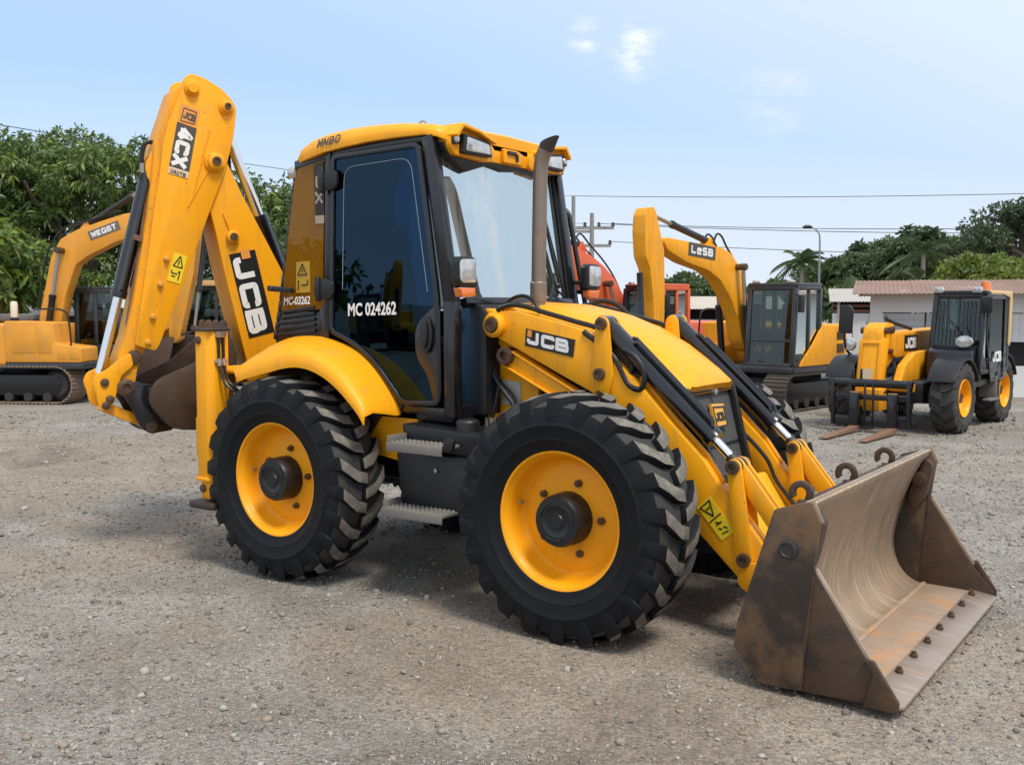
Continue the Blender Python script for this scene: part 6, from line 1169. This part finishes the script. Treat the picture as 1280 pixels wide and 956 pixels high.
m = MB(); corrugated(m, -.3, 1.95, -.3, 1.92, 2.2, 2.30); m.build('roof_sheet', GSH, S2, 0)
for z in (1.66, 1.80): m = MB(); m.box(-.2, 1.9, -.05, .05, z-.04, z+.04); m.build('beam', mat('brown_beam', (.20, .08, .05), .7), S2)
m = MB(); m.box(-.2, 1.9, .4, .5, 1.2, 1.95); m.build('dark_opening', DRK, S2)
for x in (-.1, .75, 1.8): m = MB(); m.box(x, x+.07, -.07, 0, 0, 1.95); m.build('post', mat('cream_post', (.55, .50, .42), .7), S2)
for k in range(4): m = MB(); m.box(-.22+k*.54, -.22+k*.54+.52, -.03, .02, 0, 1.60); m.build('wall_panel', WALL, S2, .006)
bx, by_ = yard(4.4, 29.); S3 = thing('shed', 'low shed with pale roof behind the orange excavator', 'shed', (bx, by_, 0), math.atan2(.5817, .8135)-R(9))
m = MB(); corrugated(m, -.3, 3.3, -.4, 1.72, 2.2, 2.08); m.build('roof_sheet', mat('pale_tan_sheet', (.50, .45, .38), .75, dirt=(.3, .25, .2), dirt_amt=.5, dirt_scale=1.5), S3, 0)
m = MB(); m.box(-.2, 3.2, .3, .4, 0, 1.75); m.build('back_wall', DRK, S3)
for k in range(7): m = MB(); m.box(-.2+k*.5, -.2+k*.5+.48, -.03, .02, 0, 1.42); m.build('wall_panel', GWAL, S3, .006)
for x in (-.2, 1.5, 3.1): m = MB(); m.box(x, x+.08, -.12, -.04, 0, 1.75); m.build('post', SOOT, S3)
bx, by_ = yard(-17., 25.6); S4 = thing('shed', 'long dark shed with white fascia low under the mango trees', 'shed', (bx, by_, 0), math.atan2(.5817, .8135))
m = MB(); m.box(0, 14, 0, .2, 0, 1.55); m.build('wall', mat('dark_grey_wall', (.05, .05, .055), .8), S4); m = MB(); m.box(-.2, 14.2, -.1, .3, 1.55, 1.72); m.build('fascia', mat('grey_fascia', (.30, .31, .33), .7), S4, .01)
fx, fy = yard(6.9, 27.6); FN = thing('fence', 'white mesh fence between the two sheds', 'fence', (fx, fy, 0), math.atan2(.5817, .8135))
for k in range(5): m = MB(); m.box(.5*k, .5*k+.05, 0, .05, 0, 1.35); m.build('post', WALL, FN)
for k in range(5): m = MB(); m.box(0, 2.05, .05, .07, .15+.26*k, .19+.26*k); m.build('rail', WALL, FN)

# ------------------------------------------------------------------ street lamp, power poles, wires
PST = mat('galvanised_post', (.28, .29, .30), .6, metal=.3); CON = mat('weathered_pole', (.27, .26, .25), .85, var=.2); WIRE = mat('black_cable', (.03, .032, .035), .7); INS = mat('brown_insulator', (.10, .07, .06), .4)
def at_px(px, py, D): a = (px-640)/1276*D; x, y = yard(a, D); return Vector((x, y, 1.855+(380-py)/1276*D))
q = at_px(1022, 292, 58); T_ = thing('street_lamp', 'grey street lamp with a curved arm above the yellow excavator cab', 'street lamp', (q.x, q.y, 0)); m = MB(); dl_ = -AX_R
pts = [Vector((0, 0, z)) for z in (0, 2, 4, q.z-.6)]+[Vector((0, 0, q.z-.1))+dl_*.03, Vector((0, 0, q.z+.15))+dl_*.2, Vector((0, 0, q.z+.30))+dl_*.5]; m.tube(pts, [.07, .065, .06, .05, .045, .04, .035], 10); m.build('post', PST, T_)
m = MB(); e = pts[-1]; m.tube([e-dl_*.05, e+dl_*.1+Vector((0, 0, .03)), e+dl_*.35+Vector((0, 0, .03)), e+dl_*.5], [.04, .10, .10, .03], 10); m.build('lamp_head', SOOT, T_)
def pole(label, px, top, D, arms):
    q = at_px(px, top, D); T_ = thing('power_pole', label, 'power pole', (q.x, q.y, 0)); m = MB(); m.tube([(0, 0, 0), (0, 0, q.z)], [.20, .14], 10); m.build('pole', CON, T_); pts = []
    for dz, hw, k in arms:
        m = MB(); m.bar(-AX_R*hw+Vector((0, 0, q.z-dz)), AX_R*hw+Vector((0, 0, q.z-dz)), .18, .20); m.build('crossarm', CON, T_)
        for i in range(k):
            p = AX_R*(hw*(-.95+1.9*i/(k-1)))+Vector((0, 0, q.z-dz+.07)); m = MB(); m.lathe([(.08, 0), (.15, .09), (.08, .15), (.13, .24), (.05, .32), (0, .32)], 8, lambda a, b, h: (p.x+a, p.y+b, p.z+h)); m.build('insulator', INS, T_); pts.append(Vector((q.x, q.y, 0))+p+Vector((0, 0, .22)))
    return T_, pts, Vector((q.x, q.y, q.z))
PA, ptsA, topA = pole('grey power pole with two crossarms right of the cab windscreen', 739, 268, 70, ((1.0, 1.5, 4), (2.2, 1.3, 3)))
PB, ptsB, topB = pole('thinner taller power pole beside the pole with two crossarms', 716, 247, 76, ((2.6, 1.4, 3), ))
WN = 0
def wire(label, a, b, sag, r=.022):
    a = Vector(a); b = Vector(b); m = MB(); m.tube([a.lerp(b, t)-Vector((0, 0, sag*4*t*(1-t))) for t in [i/24 for i in range(25)]], r, 5); tag(m.build('power_line', WIRE), label, 'power line', 'overhead power lines')
wire('uppermost power line crossing the sky on the right', topB, at_px(1500, 238, 60), .25)
wire('upper of the paired power lines right of the poles', ptsA[3], at_px(1500, 282, 56), .3)
wire('lower of the paired power lines right of the poles', ptsA[2], at_px(1500, 291, 56), .3)
wire('lowest power line on the right passing in front of the trees', ptsA[6], at_px(1500, 322, 62), .3)
wire('topmost power line in front of the mango trees on the left', topB, at_px(-200, 125, 24), .55, .012)
wire('second power line in front of the mango trees', ptsA[0], at_px(-200, 138, 24), .5, .012)
wire('third power line in front of the mango trees', ptsA[1], at_px(-200, 150, 24), .6, .012)
wire('lowest power line across the mango trees', ptsA[4], at_px(-200, 225, 23), .5, .012)
